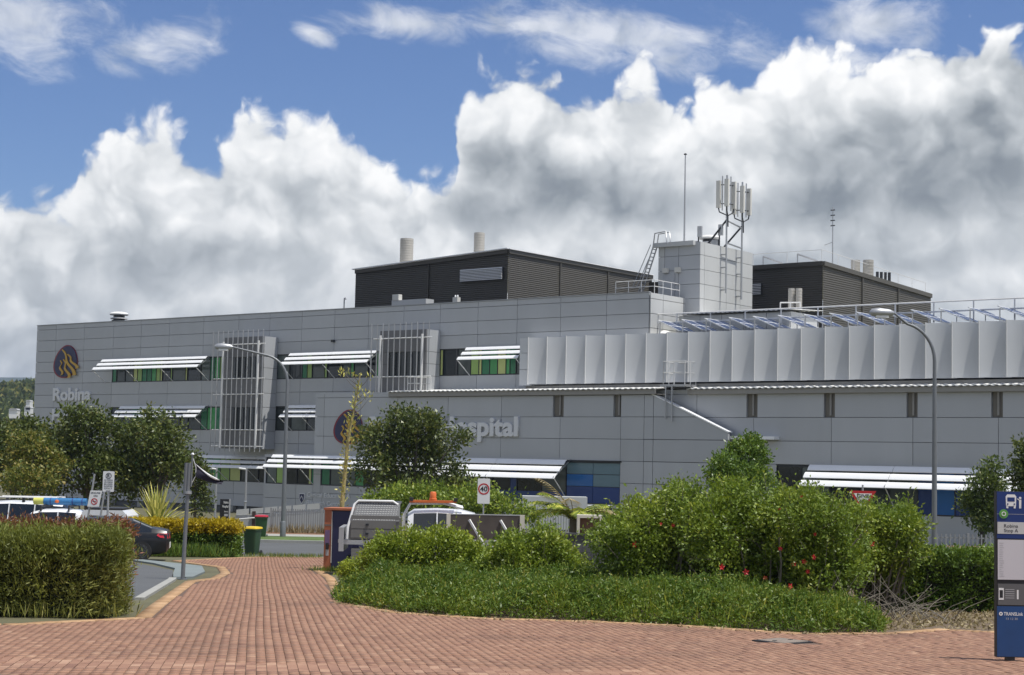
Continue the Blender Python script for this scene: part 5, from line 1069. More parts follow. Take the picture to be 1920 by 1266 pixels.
# ------------------------------------------------------------------ planting
def nrm(a): return a / np.maximum(np.linalg.norm(a, axis=1, keepdims=True), 1e-9)
def leaf_mesh(name, parent, P, D, size, aspect, m, rs, spread=.7, up=.15, fold=.18, svar=.35, var=None):
    n = len(P); d = nrm(D + rs.normal(0, spread, (n, 3)) + np.array([0, 0, up])); s_ = nrm(np.cross(d, rs.normal(0, 1, (n, 3)))); q = np.cross(d, s_)
    L = (size * (1 + svar * rs.uniform(-1, 1, n)))[:, None]; Wd_ = L * aspect * .5
    V = np.stack([P, P + d * L * .45 + s_ * Wd_ + q * Wd_ * fold, P + d * L, P + d * L * .45 - s_ * Wd_ + q * Wd_ * fold], 1)
    o = mass_mesh(name, V, np.array([(0, 1, 2, 3)]), rs.random(n) if var is None else var, m, parent); return o
def lobes_points(lobes, n, rs, shell=(.72, 1.03), zmin=-1e9, lump=.12):
    lb_ = np.array(lobes, float); wgt = (lb_[:, 3] * lb_[:, 4] * lb_[:, 5]) ** (2 / 3); idx = rs.choice(len(lb_), n, p=wgt / wgt.sum()); u = nrm(rs.normal(0, 1, (n, 3)))
    rad = shell[0] + (shell[1] - shell[0]) * np.sqrt(rs.random(n))
    ph = idx * 1.7; rad = rad * (1 + lump * np.sin(u[:, 0] * 6 + ph) * np.cos(u[:, 2] * 7 + ph) + lump * .7 * np.sin(u[:, 1] * 11 + u[:, 2] * 9 + ph))
    P = lb_[idx, :3] + u * lb_[idx, 3:] * rad[:, None]; N_ = nrm(u / lb_[idx, 3:])
    keep = P[:, 2] > zmin
    for k in range(len(lb_)):
        t = (((P - lb_[k, :3]) / lb_[k, 3:]) ** 2).sum(1); keep &= ~((t < .36) & (idx != k))
    return P[keep], N_[keep]
def carve(C_, f, thr, seed):
    r = random.Random(seed); q = np.zeros(len(C_))
    for k in range(4): w_ = np.array([r.uniform(-1, 1) for _ in range(3)]); q += np.sin(C_ @ w_ * f * (1 + .6 * k) + r.uniform(0, 6)) / (1 + .35 * k)
    return q > thr
def clump_leaves(C_, N_, per, rc, rs):
    P = np.repeat(C_, per, 0) + rs.normal(0, rc, (len(C_) * per, 3)); return P, np.repeat(N_, per, 0)
def patch(P, f, seed):
    r = random.Random(seed); q = np.zeros(len(P))
    for k in range(3): w_ = np.array([r.uniform(-1, 1) for _ in range(3)]); q += np.sin(P @ w_ * f * (1 + .8 * k) + r.uniform(0, 6)) / (1 + k)
    return np.clip(.5 + .38 * q, 0, 1)
def clump_var(nC, per, rs, amt=.5): return np.clip(np.repeat(rs.random(nC), per) * amt + rs.random(nC * per) * (1 - amt), 0, 1)
L_DARK = leafmat('leaf_dark_green', [(0, (0.042, 0.065, 0.018)), (.5, (0.091, 0.122, 0.030)), (.85, (0.163, 0.180, 0.046)), (1, (0.316, 0.275, 0.084))], .2, .4)
L_OLIVE = leafmat('leaf_olive', [(0, (0.044, 0.078, 0.020)), (.5, (0.106, 0.150, 0.037)), (.85, (0.180, 0.216, 0.060)), (1, (0.306, 0.299, 0.102))], .25, .4)
L_AUT = leafmat('leaf_autumn', [(0, (0.038, 0.075, 0.018)), (.35, (0.109, 0.141, 0.030)), (.7, (0.242, 0.223, 0.045)), (1, (0.332, 0.231, 0.075))], .3, .5)
L_HIB = leafmat('leaf_hibiscus', [(0, (0.085, 0.140, 0.019)), (.5, (0.182, 0.255, 0.035)), (.85, (0.319, 0.374, 0.055)), (1, (0.545, 0.506, 0.098))], .3, .42)
L_GC = leafmat('leaf_ground_cover', [(0, (0.052, 0.096, 0.016)), (.5, (0.108, 0.181, 0.027)), (.85, (0.199, 0.259, 0.040)), (1, (0.427, 0.345, 0.068))], .3, .45)
L_MUR = leafmat('leaf_yellow_green', [(0, (0.093, 0.151, 0.017)), (.5, (0.227, 0.291, 0.033)), (.85, (0.399, 0.442, 0.058)), (1, (0.638, 0.606, 0.117))], .3, .42)
L_MURT = leafmat('leaf_bottlebrush_tips', [(0, (0.084, 0.103, 0.025)), (.5, (0.180, 0.207, 0.045)), (.85, (0.288, 0.310, 0.070)), (1, (0.408, 0.402, 0.120))], .3, .5)
L_CLIP = leafmat('leaf_clipped', [(0, (0.043, 0.090, 0.018)), (.5, (0.111, 0.182, 0.030)), (.85, (0.193, 0.276, 0.044)), (1, (0.386, 0.398, 0.102))], .25, .4)
L_BOT = leafmat('leaf_bottlebrush', [(0, (0.094, 0.119, 0.033)), (.5, (0.216, 0.225, 0.056)), (.8, (0.350, 0.355, 0.084)), (1, (0.538, 0.473, 0.159))], .3, .5)
L_RED = leafmat('leaf_red_brown', [(0, (0.098, 0.054, 0.030)), (.5, (0.215, 0.100, 0.050)), (1, (0.332, 0.134, 0.075))], .3, .5)
L_GOLD = leafmat('leaf_golden', [(0, (0.253, 0.196, 0.011)), (.5, (0.483, 0.368, 0.021)), (1, (0.667, 0.529, 0.046))], .35, .45)
L_FLAX = leafmat('leaf_flax', [(0, (0.195, 0.237, 0.055)), (.5, (0.488, 0.473, 0.125)), (1, (0.819, 0.728, 0.250))], .25, .4)
L_STRAW = leafmat('dry_straw', [(0, (0.156, 0.120, 0.066)), (.5, (0.288, 0.228, 0.120)), (1, (0.432, 0.372, 0.228))], .2, .7)
BARK = mat('bark', (.10, .085, .07), .9, 0, .4, 4, bump=.6, bscale=20); TWIG = mat('dry_twig', (.17, .15, .12), .9, 0, .3, 6)
def stems(o, base, tips, r, m=BARK, name='stem'):
    mb = MB()
    for t in tips:
        b = Vector(base); t = Vector(t); mid = b.lerp(t, .5) + Vector((random.uniform(-.1, .1), random.uniform(-.1, .1), .05)) * (t - b).length
        mb.tube([b, mid, t], [r, r * .65, r * .25], 6, False)
    return mb.build(name, m, o, 60)
def shrub(name, label, cat, loc, lobes, nclump, per, rc, size, aspect, m, seed, spread=.8, up=.2, shell=(.72, 1.03), twigs=12, inner=.35, lump=.12, group=None, hole=5.0, sprigs=0):
    rs = np.random.default_rng(seed); o = thing(name, label, cat, loc, 0, group)
    C_, N_ = lobes_points(satellites([(*l[:3], l[3] * .93, l[4] * .93, l[5] * .93) for l in lobes], rs, 4, .22, .4), nclump, rs, shell, 0.0, lump); kc = carve(C_, hole, -1.0, seed); C_, N_ = C_[kc], N_[kc]; P, D = clump_leaves(C_, N_, per, rc, rs); va = clump_var(len(C_), per, rs, .45) * .62 + .38 * patch(P, 3.5, seed)
    k = P[:, 2] > 0.01; leaf_mesh('foliage', o, P[k], D[k], size, aspect, m, rs, spread, up, var=va[k])
    if inner:
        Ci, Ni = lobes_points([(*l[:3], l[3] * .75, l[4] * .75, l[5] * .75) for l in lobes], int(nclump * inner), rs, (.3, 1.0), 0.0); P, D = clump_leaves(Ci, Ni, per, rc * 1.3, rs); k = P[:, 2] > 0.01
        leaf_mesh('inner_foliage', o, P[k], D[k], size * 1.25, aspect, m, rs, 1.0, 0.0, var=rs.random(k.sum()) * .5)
    if sprigs:
        Cs, Ns = lobes_points(lobes, sprigs, rs, (.92, 1.0), .15); k_ = 9; dirs = nrm(Ns * .8 + np.array([0, 0, .75]) + rs.normal(0, .3, Ns.shape)); Ls = rs.uniform(.12, .42, len(Cs)); tt3 = np.linspace(.1, 1, k_)
        Pp = (Cs[:, None, :] + dirs[:, None, :] * (Ls[:, None] * tt3[None])[:, :, None]).reshape(-1, 3); Dd = np.repeat(dirs, k_, 0); leaf_mesh('sprigs', o, Pp, Dd, size * 1.05, aspect * .9, m, rs, .75, .1, var=np.clip(rs.random(len(Pp)) * .5 + .4, 0, 1))['kind'] = 'stuff'; sm = MB()
        for c0, d0, l0 in zip(Cs, dirs, Ls): sm.tube([c0 - d0 * .15, c0 + d0 * l0], [.006, .003], 4, False)
        sm.build('sprig_stems', TWIG, o)['kind'] = 'stuff'
    if twigs:
        T, _ = lobes_points(lobes, twigs, rs, (.8, 1.0), 0.05); bs = np.array(lobes)[:, :3].mean(0); tm = MB()
        for t in T: b = Vector((t[0] * .5 + bs[0] * .5 + rs.normal(0, .1), t[1] * .5 + bs[1] * .5, 0.0)); tm.tube([b, b.lerp(Vector(t), .5) + Vector(rs.normal(0, .05, 3)), Vector(t)], [.03, .02, .008], 5, False)
        tm.build('branches', TWIG, o, 60)
    return o
def satellites(lobes, rs, n=5, lo=.28, hi=.5):
    out = list(lobes)
    for l in lobes:
        for k in range(n):
            u = rs.normal(0, 1, 3); u[2] = abs(u[2]) * .9 - .15; u /= np.linalg.norm(u); q = rs.uniform(lo, hi); out.append((l[0] + u[0] * l[3] * .95, l[1] + u[1] * l[4] * .95, l[2] + u[2] * l[5] * .95, l[3] * q, l[4] * q, l[5] * q))
    return out
def tree(label, loc, H, trunk_h, lobes, nclump, per, rc, size, m, seed, aspect=.5, r=.14, name='tree', shell=(.5, 1.08)):
    rs = np.random.default_rng(seed); o = thing(name, label, 'tree', loc)
    C_, N_ = lobes_points(satellites([(*l[:3], l[3] * .80, l[4] * .80, l[5] * .80) for l in lobes], rs, 8, .2, .55), int(nclump * 1.05), rs, shell, trunk_h * .6, .2); kc = carve(C_, 2.6, -1.3, seed); C_, N_ = C_[kc], N_[kc]; P, D = clump_leaves(C_, N_, per, rc, rs); leaf_mesh('crown', o, P, D, size, aspect, m, rs, .9, .1, var=clump_var(len(C_), per, rs, .5))
    mb = MB(); top = Vector((rs.normal(0, .1), rs.normal(0, .1), H * .75)); mb.tube([(0, 0, 0), (rs.normal(0, .05), rs.normal(0, .05), trunk_h), top], [r, r * .8, r * .25], 10); tk = mb.build('trunk', BARK, o, 60)
    for k, l in enumerate(lobes):
        b = Vector((0, 0, trunk_h * (.8 + .5 * rs.random()))); t = Vector(l[:3]); MB().tube([b, b.lerp(t, .55) + Vector((0, 0, .15)), t], [r * .5, r * .35, r * .12], 7).build('limb', BARK, tk, 60)
    return o
def rel(px, py, Y, o): p = at(px, py, Y); return (float(p[0] - o[0]), float(Y - o[1]), float(p[2] - o[2]))
def tree_px(label, pxb, Y, trunk_h, lob, nclump, per, rc, size, m, seed, dy=.8, **kw):
    # lob: crown lobes given as photo centre and radii at depth Y
    b = at(pxb, 900, Y); o = (float(b[0]), float(Y), gz(Y)); k = Y / FPX; L_ = []; rs = random.Random(seed)
    for (px, py, rx, ry) in lob: x, y, z = rel(px, py, Y, o); L_.append((x, rs.uniform(-dy, dy), z, rx * k, max(rx * k * .9, .4), ry * k))
    H = max(l[2] + l[5] for l in L_); return tree(label, o, H, trunk_h, L_, nclump, per, rc, size, m, seed, **kw)
tree_px('tall dark green tree rising in front of the left end lettering', 165, 80, 1.6, [(165, 800, 45, 45), (120, 830, 45, 45), (205, 830, 40, 45), (150, 880, 75, 55), (215, 890, 45, 50), (90, 890, 40, 50)], 1500, 10, .20, .20, L_DARK, 21)
tree_px('dark green tree at the left frame edge behind the autumn tree', 25, 83, 1.6, [(20, 830, 45, 40), (55, 815, 32, 30), (-20, 850, 50, 50), (30, 880, 60, 50), (70, 850, 30, 40)], 1100, 10, .20, .20, L_DARK, 22)
tree_px('small orange tinged autumn tree in front of the dark trees', 60, 76, 1.2, [(55, 840, 40, 32), (30, 870, 38, 34), (85, 875, 36, 34), (60, 905, 55, 34)], 620, 10, .18, .17, L_AUT, 23, r=.08)
tree_px('dense grey green tree left of the flagpole', 300, 80, 1.7, [(295, 800, 34, 32), (320, 820, 32, 36), (265, 830, 38, 38), (290, 875, 56, 46), (330, 870, 26, 40), (265, 910, 40, 32)], 1150, 10, .20, .19, L_DARK, 24)
tree_px('narrow dark conical shrub tree right of the flagpole', 368, 82, .4, [(362, 872, 16, 26), (366, 905, 24, 30), (370, 940, 26, 30)], 380, 10, .15, .15, L_DARK, 25, r=.06, dy=.2)
tree_px('broad dark tree standing before the front wing lettering', 775, 80, 1.2, [(755, 795, 34, 34), (785, 805, 40, 40), (720, 835, 44, 44), (812, 815, 38, 34), (858, 822, 20, 16), (765, 860, 66, 60), (828, 875, 46, 50), (700, 885, 38, 50), (800, 915, 85, 34), (862, 908, 26, 34)], 1900, 10, .20, .19, L_DARK, 26)
tree_px('compact bright green round tree in front of the sloping parapet', 1392, 52, .7, [(1400, 850, 36, 32), (1375, 868, 38, 34), (1422, 880, 30, 40), (1385, 905, 60, 36), (1352, 882, 32, 30), (1415, 845, 24, 24)], 1500, 11, .10, .11, L_CLIP, 27, r=.09)
tree_px('loose leafy tree at right beside the tall street lamp', 1842, 64, .8, [(1850, 880, 18, 18), (1838, 908, 26, 26), (1868, 930, 22, 30), (1818, 945, 22, 30), (1850, 972, 36, 28)], 620, 10, .16, .15, L_OLIVE, 28, r=.08)
tree_px('dark tree cut off by the right frame edge', 1930, 62, 1.4, [(1928, 842, 20, 18), (1942, 880, 34, 36), (1922, 905, 18, 26), (1945, 940, 34, 36)], 520, 10, .17, .16, L_DARK, 29, r=.09)

def sl(X, Y): return (X, Y, gz(Y))
# left clipped bottlebrush hedge
def hedge(name, label, X0, X1, Y0, Y1, h, n, per, rc, size, aspect, m, seed, topm=None, rough=.06, up=.35, toph=.8, spread=.7, sprigs=0):
    rs = np.random.default_rng(seed); cx, cy = (X0 + X1) / 2, (Y0 + Y1) / 2; o = thing(name, label, 'hedge', sl(cx, cy)); hx, hy = (X1 - X0) / 2, (Y1 - Y0) / 2
    u = rs.random((n, 3)) * 2 - 1; e = 6.0; rr_ = (np.abs(u[:, :2]) ** e).sum(1)
    fc_ = rs.choice(4, n, p=[.40, .38, .11, .11]); X = u[:, 0] * hx; Y = u[:, 1] * hy; Z = (u[:, 2] * .5 + .5) * h; N_ = np.zeros((n, 3))
    k = fc_ == 0; Z[k] = h; N_[k, 2] = 1; k = fc_ == 1; Y[k] = -hy; N_[k, 1] = -1; k = fc_ == 2; X[k] = hx; N_[k, 0] = 1; k = fc_ == 3; X[k] = -hx; N_[k, 0] = -1
    lump = .5 + .5 * np.sin(X * 2.3 + 1) * np.sin(Y * 3.1 + Z * 2.2); inn = np.abs(rs.normal(0, 1, n)) * rough * 2.0 + lump * rough * 1.6
    P = np.stack([X, Y, Z], 1) - N_ * inn[:, None]
    er = .14; dx_ = hx - np.abs(P[:, 0]); dz_ = h - P[:, 2]; dyf = P[:, 1] + hy
    P[:, 2] -= np.clip(er - dx_, 0, er) * .7 * (dz_ < er) + np.clip(er - dyf, 0, er) * .6 * (dz_ < er)
    P[:, 2] -= 0.034 * P[:, 1]
    Pl, D = clump_leaves(P, N_, per, rc, rs); va = clump_var(n, per, rs, .5) * .65 + .35 * patch(Pl, 3.0, seed); zg = Pl[:, 2] + 0.034 * Pl[:, 1]; k = zg > .02
    tp = (zg > h * toph) if topm else np.zeros(len(Pl), bool)
    leaf_mesh('foliage', o, Pl[k & ~tp], D[k & ~tp], size, aspect, m, rs, spread, up, var=va[k & ~tp])
    if topm: leaf_mesh('top_growth', o, Pl[k & tp], D[k & tp], size, aspect, topm, rs, spread, up, var=va[k & tp])
    if sprigs:
        i_ = rs.choice(n, sprigs); b0 = P[i_]; dd = nrm(N_[i_] * .6 + np.array([0, 0, .9]) + rs.normal(0, .35, (sprigs, 3))); Ls = rs.uniform(.1, .34, sprigs); q9 = np.linspace(.0, 1, 12); Pp = (b0[:, None, :] + dd[:, None, :] * (Ls[:, None] * q9[None])[:, :, None]).reshape(-1, 3)
        leaf_mesh('sprigs', o, Pp, np.repeat(dd, 12, 0), size * .9, aspect, topm or m, rs, .6, .1, var=np.clip(rs.random(len(Pp)) * .6 + .3, 0, 1))['kind'] = 'stuff'
    MB().box(-hx + .25, hx - .25, -hy + .25, hy - .2, -.1, h - .3).build('shaded_core', mat('hedge_inside', (.022, .026, .012), 1.0, 0, .5, 3), o)  # solid dark box, the shade inside the hedge put into colour
    return o
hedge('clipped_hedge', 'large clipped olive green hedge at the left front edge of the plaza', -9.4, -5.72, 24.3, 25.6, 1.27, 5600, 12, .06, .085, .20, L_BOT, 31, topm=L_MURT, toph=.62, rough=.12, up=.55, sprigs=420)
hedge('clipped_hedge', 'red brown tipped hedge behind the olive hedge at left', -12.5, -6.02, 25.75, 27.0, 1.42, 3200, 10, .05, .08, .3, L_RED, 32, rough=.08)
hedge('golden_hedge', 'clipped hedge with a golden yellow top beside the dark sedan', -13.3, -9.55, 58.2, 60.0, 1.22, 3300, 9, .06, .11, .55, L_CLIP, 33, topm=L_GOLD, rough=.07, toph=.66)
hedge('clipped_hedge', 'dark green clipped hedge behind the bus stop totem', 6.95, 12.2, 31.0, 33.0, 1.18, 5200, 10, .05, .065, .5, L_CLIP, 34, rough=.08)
# shrubs on the right of the path
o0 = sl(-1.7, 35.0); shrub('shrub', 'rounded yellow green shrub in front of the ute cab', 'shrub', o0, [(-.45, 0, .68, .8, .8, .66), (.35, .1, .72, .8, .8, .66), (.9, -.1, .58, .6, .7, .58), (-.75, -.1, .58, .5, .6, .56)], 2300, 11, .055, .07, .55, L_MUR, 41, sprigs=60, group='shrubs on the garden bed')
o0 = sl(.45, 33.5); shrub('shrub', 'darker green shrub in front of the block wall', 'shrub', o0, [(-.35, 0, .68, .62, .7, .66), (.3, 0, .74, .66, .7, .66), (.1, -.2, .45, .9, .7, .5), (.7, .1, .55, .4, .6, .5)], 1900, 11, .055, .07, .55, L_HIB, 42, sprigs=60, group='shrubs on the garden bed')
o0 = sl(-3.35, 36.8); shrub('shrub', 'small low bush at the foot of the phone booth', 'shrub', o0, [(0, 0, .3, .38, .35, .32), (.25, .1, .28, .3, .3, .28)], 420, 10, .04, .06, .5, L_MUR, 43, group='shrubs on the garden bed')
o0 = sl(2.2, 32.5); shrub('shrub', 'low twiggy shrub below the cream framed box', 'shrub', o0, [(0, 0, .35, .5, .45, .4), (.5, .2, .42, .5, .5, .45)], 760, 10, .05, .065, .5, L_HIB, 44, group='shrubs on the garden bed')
# hibiscus mass
def hib(label, px0, lob, Y, n, seed, m=L_HIB):
    b = at(px0, 1000, Y); o = (float(b[0]), float(Y), gz(Y)); rs = random.Random(seed); L_ = []
    for (px, py, rx, ry) in lob: x, y, z = rel(px, py, Y, o); k = Y / FPX; L_.append((x, rs.uniform(-.5, .5), z, rx * k, .75, ry * k))
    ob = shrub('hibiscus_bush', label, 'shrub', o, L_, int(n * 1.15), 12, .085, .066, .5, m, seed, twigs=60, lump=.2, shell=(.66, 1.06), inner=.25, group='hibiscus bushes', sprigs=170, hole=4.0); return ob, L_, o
h1, L1, O1 = hib('large spreading hibiscus with red flowers, its left half beside the cream box', 1260, [(1180, 1010, 75, 48), (1240, 985, 80, 55), (1310, 970, 75, 58), (1290, 1040, 120, 60), (1180, 1055, 70, 50), (1370, 1010, 70, 70), (1340, 1080, 110, 45), (1230, 1080, 90, 40), (1200, 970, 30, 24), (1280, 935, 34, 26)], 30.5, 4300, 51)
h2, L2, O2 = hib('tallest spreading hibiscus with many red flowers below the round tree', 1460, [(1420, 970, 75, 60), (1490, 965, 75, 48), (1400, 1045, 95, 70), (1500, 1030, 100, 75), (1450, 1085, 110, 50), (1555, 1000, 65, 60), (1400, 1110, 80, 34), (1540, 1070, 70, 45), (1380, 930, 34, 26), (1330, 1000, 60, 60)], 29.5, 4600, 52)
h3, L3, O3 = hib('bright leafed hibiscus in front of the give way sign', 1640, [(1600, 996, 65, 44), (1655, 990, 58, 42), (1690, 1006, 38, 54), (1620, 1040, 95, 55), (1570, 1050, 70, 50), (1540, 990, 50, 40), (1660, 1060, 60, 50)], 31.0, 3500, 53)
tree_px('wide light green shrub band behind the ute below the dark tree', 840, 68, .2, [(720, 950, 45, 22), (790, 938, 70, 28), (870, 940, 75, 32), (940, 955, 50, 24), (990, 965, 30, 16)], 1200, 10, .15, .16, L_HIB, 54, r=.05, name='shrub')['category'] = 'shrub'
# flowers on the hibiscus
PET = mat('red_petal', (.52, .018, .022), .5, 0, .15, 20); 
def flower_mesh():
    mb = MB()
    for k in range(5):
        a = 2 * math.pi * k / 5; ca, sa = math.cos(a), math.sin(a); cb, sb = math.cos(a + .55), math.sin(a + .55); cc, sc_ = math.cos(a - .55), math.sin(a - .55)
        mb.add([(0, 0, 0), (.045 * cc, -.02, .045 * sc_), (.075 * ca, -.012, .075 * sa), (.045 * cb, -.02, .045 * sb)], [(0, 1, 2, 3)])
    mb.tube([(0, 0, 0), (0, -.075, .01)], .006, 5); me = bpy.data.meshes.new('flower'); me.from_pydata(mb.v, [], mb.f); me.materials.append(PET); return me
FM = flower_mesh()
for (px, py) in [(1190, 1021), (1239, 983), (1262, 985), (1308, 1012), (1353, 1063), (1399, 1073), (1435, 1084), (1463, 1029), (1489, 1058), (1508, 1053), (1525, 1045), (1515, 1072), (1529, 1002), (1503, 932), (1536, 958), (1461, 953), (1542, 1085), (1577, 1008), (1612, 1052), (1635, 1020), (1580, 992), (1481, 1099), (1455, 1134), (1034, 972)]:
    par, Y = (h1, 29.55) if px < 1345 else ((h2, 28.55) if px < 1530 else (h3, 30.0))
    if px < 1100: continue
    if py > 1090: Y -= 1.2
    p = at(px, py, Y); o = bpy.data.objects.new('flower', FM); link(o, par); o.location = (p[0] - par.location[0], p[1] - par.location[1], p[2] - par.location[2]); o.rotation_euler = (random.uniform(-.6, .6), random.uniform(-3, 3), random.uniform(-.7, .7)); sc2 = random.uniform(.5, .88); o.scale = (sc2,) * 3
# ground cover bank and mulch
rs = np.random.default_rng(61)
BED = [(-2.95, 29.8), (-1.65, 27.35), (-.4, 26.4), (1.26, 26.2), (2.85, 25.45), (4.3, 24.3), (5.55, 24.75), (5.9, 26.0), (5.2, 28.0), (4.4, 30.5), (2.5, 33), (-1.2, 34.5), (-3.1, 34.2), (-3.3, 32)]
sheet('garden_bed', [(-2.9, 30.0), (-1.65, 27.3), (-.4, 26.35), (1.26, 26.15), (2.85, 25.4), (4.3, 24.2), (5.65, 24.8), (6.65, 25.95), (7.5, 25.5), (12.5, 25.9), (12.5, 40), (.5, 44.0), (-3.0, 43.8), (-3.6, 36)], .01, MULCH, None, 'brown mulched garden bed right of the path')
n = 60000; X = rs.uniform(-3.4, 6, n); Y = rs.uniform(24.2, 34.6, n); k = inpoly(X, Y, BED); X, Y = X[k], Y[k]
def edge_dist(X, Y, poly):
    d = np.full(X.shape, 1e9)
    for i in range(len(poly)):
        a, b = np.array(poly[i]), np.array(poly[(i + 1) % len(poly)]); t = np.clip(((X - a[0]) * (b[0] - a[0]) + (Y - a[1]) * (b[1] - a[1])) / ((b - a) ** 2).sum(), 0, 1); d = np.minimum(d, np.hypot(X - a[0] - t * (b[0] - a[0]), Y - a[1] - t * (b[1] - a[1])))
    return d
ed = edge_dist(X, Y, BED); zt = np.clip(ed * .6, 0, .40) * (1 + .42 * np.sin(X * 1.7 + .6 * np.sin(Y * 2)) * np.cos(Y * 1.4 + X * .8)) + .06 + .09 * np.sin(X * 6.3 + 1.5 * np.sin(Y * 3)) * np.cos(Y * 5.1 + X * 2); k = rs.random(len(X)) < .62; X, Y, zt = X[k], Y[k], zt[k]
Z = -0.034 * Y + zt * rs.uniform(.55, 1.0, len(X)); P = np.stack([X, Y, Z], 1); P4 = np.repeat(P, 7, 0) + rs.normal(0, .045, (len(P) * 7, 3)); D = np.tile(np.array([0, -.35, .5]), (len(P4), 1))
gc = leaf_mesh('ground_cover', None, P4, D, .080, .32, L_GC, rs, .9, .2, var=clump_var(len(P), 7, rs, .6) * .55 + .45 * patch(P4, 2.6, 9)); tag(gc, 'dense green ground cover spilling along the front of the garden bed', 'ground cover', None, 'stuff')
nb = 1300; kk = rs.choice(len(X), nb); P = np.stack([X[kk], Y[kk], -0.034 * Y[kk] + zt[kk] * .6], 1); gb = leaf_mesh('grass_blades', None, P, np.tile([0, -.1, 1.0], (nb, 1)), .30, .05, L_MUR, rs, .42, .6); tag(gb, 'long thin grass blades standing in the ground cover', 'grass', None, 'stuff')
ns = 5200; kk = rs.choice(len(X), ns); b0 = np.stack([X[kk], Y[kk], -0.034 * Y[kk] + zt[kk] * .88], 1); dd = nrm(np.array([0, -.25, 1.0]) + rs.normal(0, .42, (ns, 3))); Ls = rs.uniform(.08, .22, ns); q9 = np.linspace(.05, 1, 9)
Pp = (b0[:, None, :] + dd[:, None, :] * (Ls[:, None] * q9[None])[:, :, None]).reshape(-1, 3); gs = leaf_mesh('ground_cover_shoots', None, Pp, np.repeat(dd, 9, 0), .055, .34, L_GC, rs, .8, .1, var=np.clip(rs.random(len(Pp)) * .45 + .5, 0, 1)); tag(gs, 'pale young shoots rising through the ground cover', 'ground cover', None, 'stuff')
n = 9000; X = rs.uniform(4.6, 12.3, n); Y = rs.uniform(25.2, 32.5, n); k = (inpoly(X, Y, [(5.6, 25.0), (6.65, 26.0), (7.5, 25.6), (12.4, 26), (12.4, 31.2), (7.4, 31.2), (6, 32.2), (5, 30.5), (5.4, 28)])); X, Y = X[k], Y[k]
P = np.stack([X, Y, -0.034 * Y + .02], 1); mc = leaf_mesh('mulch_chips', None, P, np.tile([0, 0, .1], (len(P), 1)), .075, .4, L_STRAW, rs, 1.0, 0.0); tag(mc, 'loose bark chips and dry leaves on the garden bed at right', 'mulch', None, 'stuff')
tl = MB()
for k in range(160):
    a = Vector((rs.uniform(4.9, 7.4), rs.uniform(27.3, 31.5), 0)); a.z = gz(a.y) + .05; d = Vector(rs.normal(0, 1, 3)); d.z = abs(d.z) * .5; d.normalize(); tl.tube([a, a + d * .3 + Vector((0, 0, .1)), a + d * .75 + Vector((0, 0, .12))], [.008, .006, .003], 4, False)
tag(tl.build('dead_twigs', TWIG), 'tangle of bare brown twigs under the hibiscus at right', 'twigs', None, 'stuff')
n = 420; tq = rs.integers(18, 24, n); aa = np.array(PLAZA)[tq]; bb = np.array(PLAZA)[tq + 1]; t_ = rs.random((n, 1)); P = aa + (bb - aa) * t_; P[:, 1] -= np.abs(rs.normal(0, .35, n)); P[:, 0] += rs.normal(0, .15, n)
P3 = np.stack([P[:, 0], P[:, 1], -0.034 * P[:, 1] + .024], 1); lt = leaf_mesh('leaf_litter', None, P3, np.tile([.3, 0, 0], (n, 1)), .05, .5, L_STRAW, rs, 1.0, -.1); tag(lt, 'scattered dry leaves on the paving along the garden bed', 'leaves', None, 'stuff')
# grasses at hedge feet and path edges
def tufts(name, label, pts_, n, hgt, m, seed, rad=.12, lean=.35, w_=.07):
    rs2 = np.random.default_rng(seed); Q = np.array(pts_); i = rs2.choice(len(Q), n); P = np.stack([Q[i, 0] + rs2.normal(0, rad, n), Q[i, 1] + rs2.normal(0, rad, n), np.zeros(n)], 1); P[:, 2] = [gz(y) for y in P[:, 1]]
    o = leaf_mesh(name, None, P, np.tile([0, 0, 1.0], (n, 1)), hgt, w_, m, rs2, lean, .4); return tag(o, label, 'grass', None, 'stuff')
lin = lambda a, b, n: [(a[0] + (b[0] - a[0]) * t, a[1] + (b[1] - a[1]) * t) for t in np.linspace(0, 1, n)]
tufts('grass_tufts', 'wispy grass growing along the foot of the olive hedge', lin((-9, 24.1), (-5.75, 24.3), 40) + lin((-5.75, 24.35), (-5.8, 25.6), 12), 260, .22, L_BOT, 71)
tufts('strap_leaf_plants', 'dark strap leafed plants at the foot of the golden hedge', lin((-12.6, 57.0), (-10.2, 57.9), 30) + lin((-12.2, 57.4), (-9.9, 58.2), 30), 2000, .42, L_CLIP, 72, .2, .5, .08)
tufts('grass_tufts', 'patchy grass at the far end of the brick path', lin((-9.4, 58.4), (-6.9, 59.6), 20) + lin((-8.9, 60.1), (-3, 60.3), 24), 1500, .16, L_GC, 73, .25)
tufts('grass_tufts', 'patch of grass around the foot of the phone booth', lin((-5.2, 46.2), (-3.7, 44.6), 20) + lin((-4.9, 46.9), (-3.9, 44.9), 20), 1300, .16, L_GC, 74, .22)
tufts('grass_tufts', 'grass blades along the far road verge', lin((-16, 72), (-4, 72), 60) + lin((-16, 73.6), (-4, 73.6), 60), 3000, .12, L_GC, 75, .5)
tufts('weeds', 'dry weeds along the foot of the steel fence', lin((-11.2, 77.9), (-6, 77.9), 40), 700, .5, L_STRAW, 76, .12, .4, .06)
sheet('concrete_slab', [(-4.15, 41.4), (-3.3, 35.8), (-2.6, 36.2), (-3.3, 43.5), (-3.9, 43.5)], .012, CONC, None, 'small blue grey concrete slab right of the path')
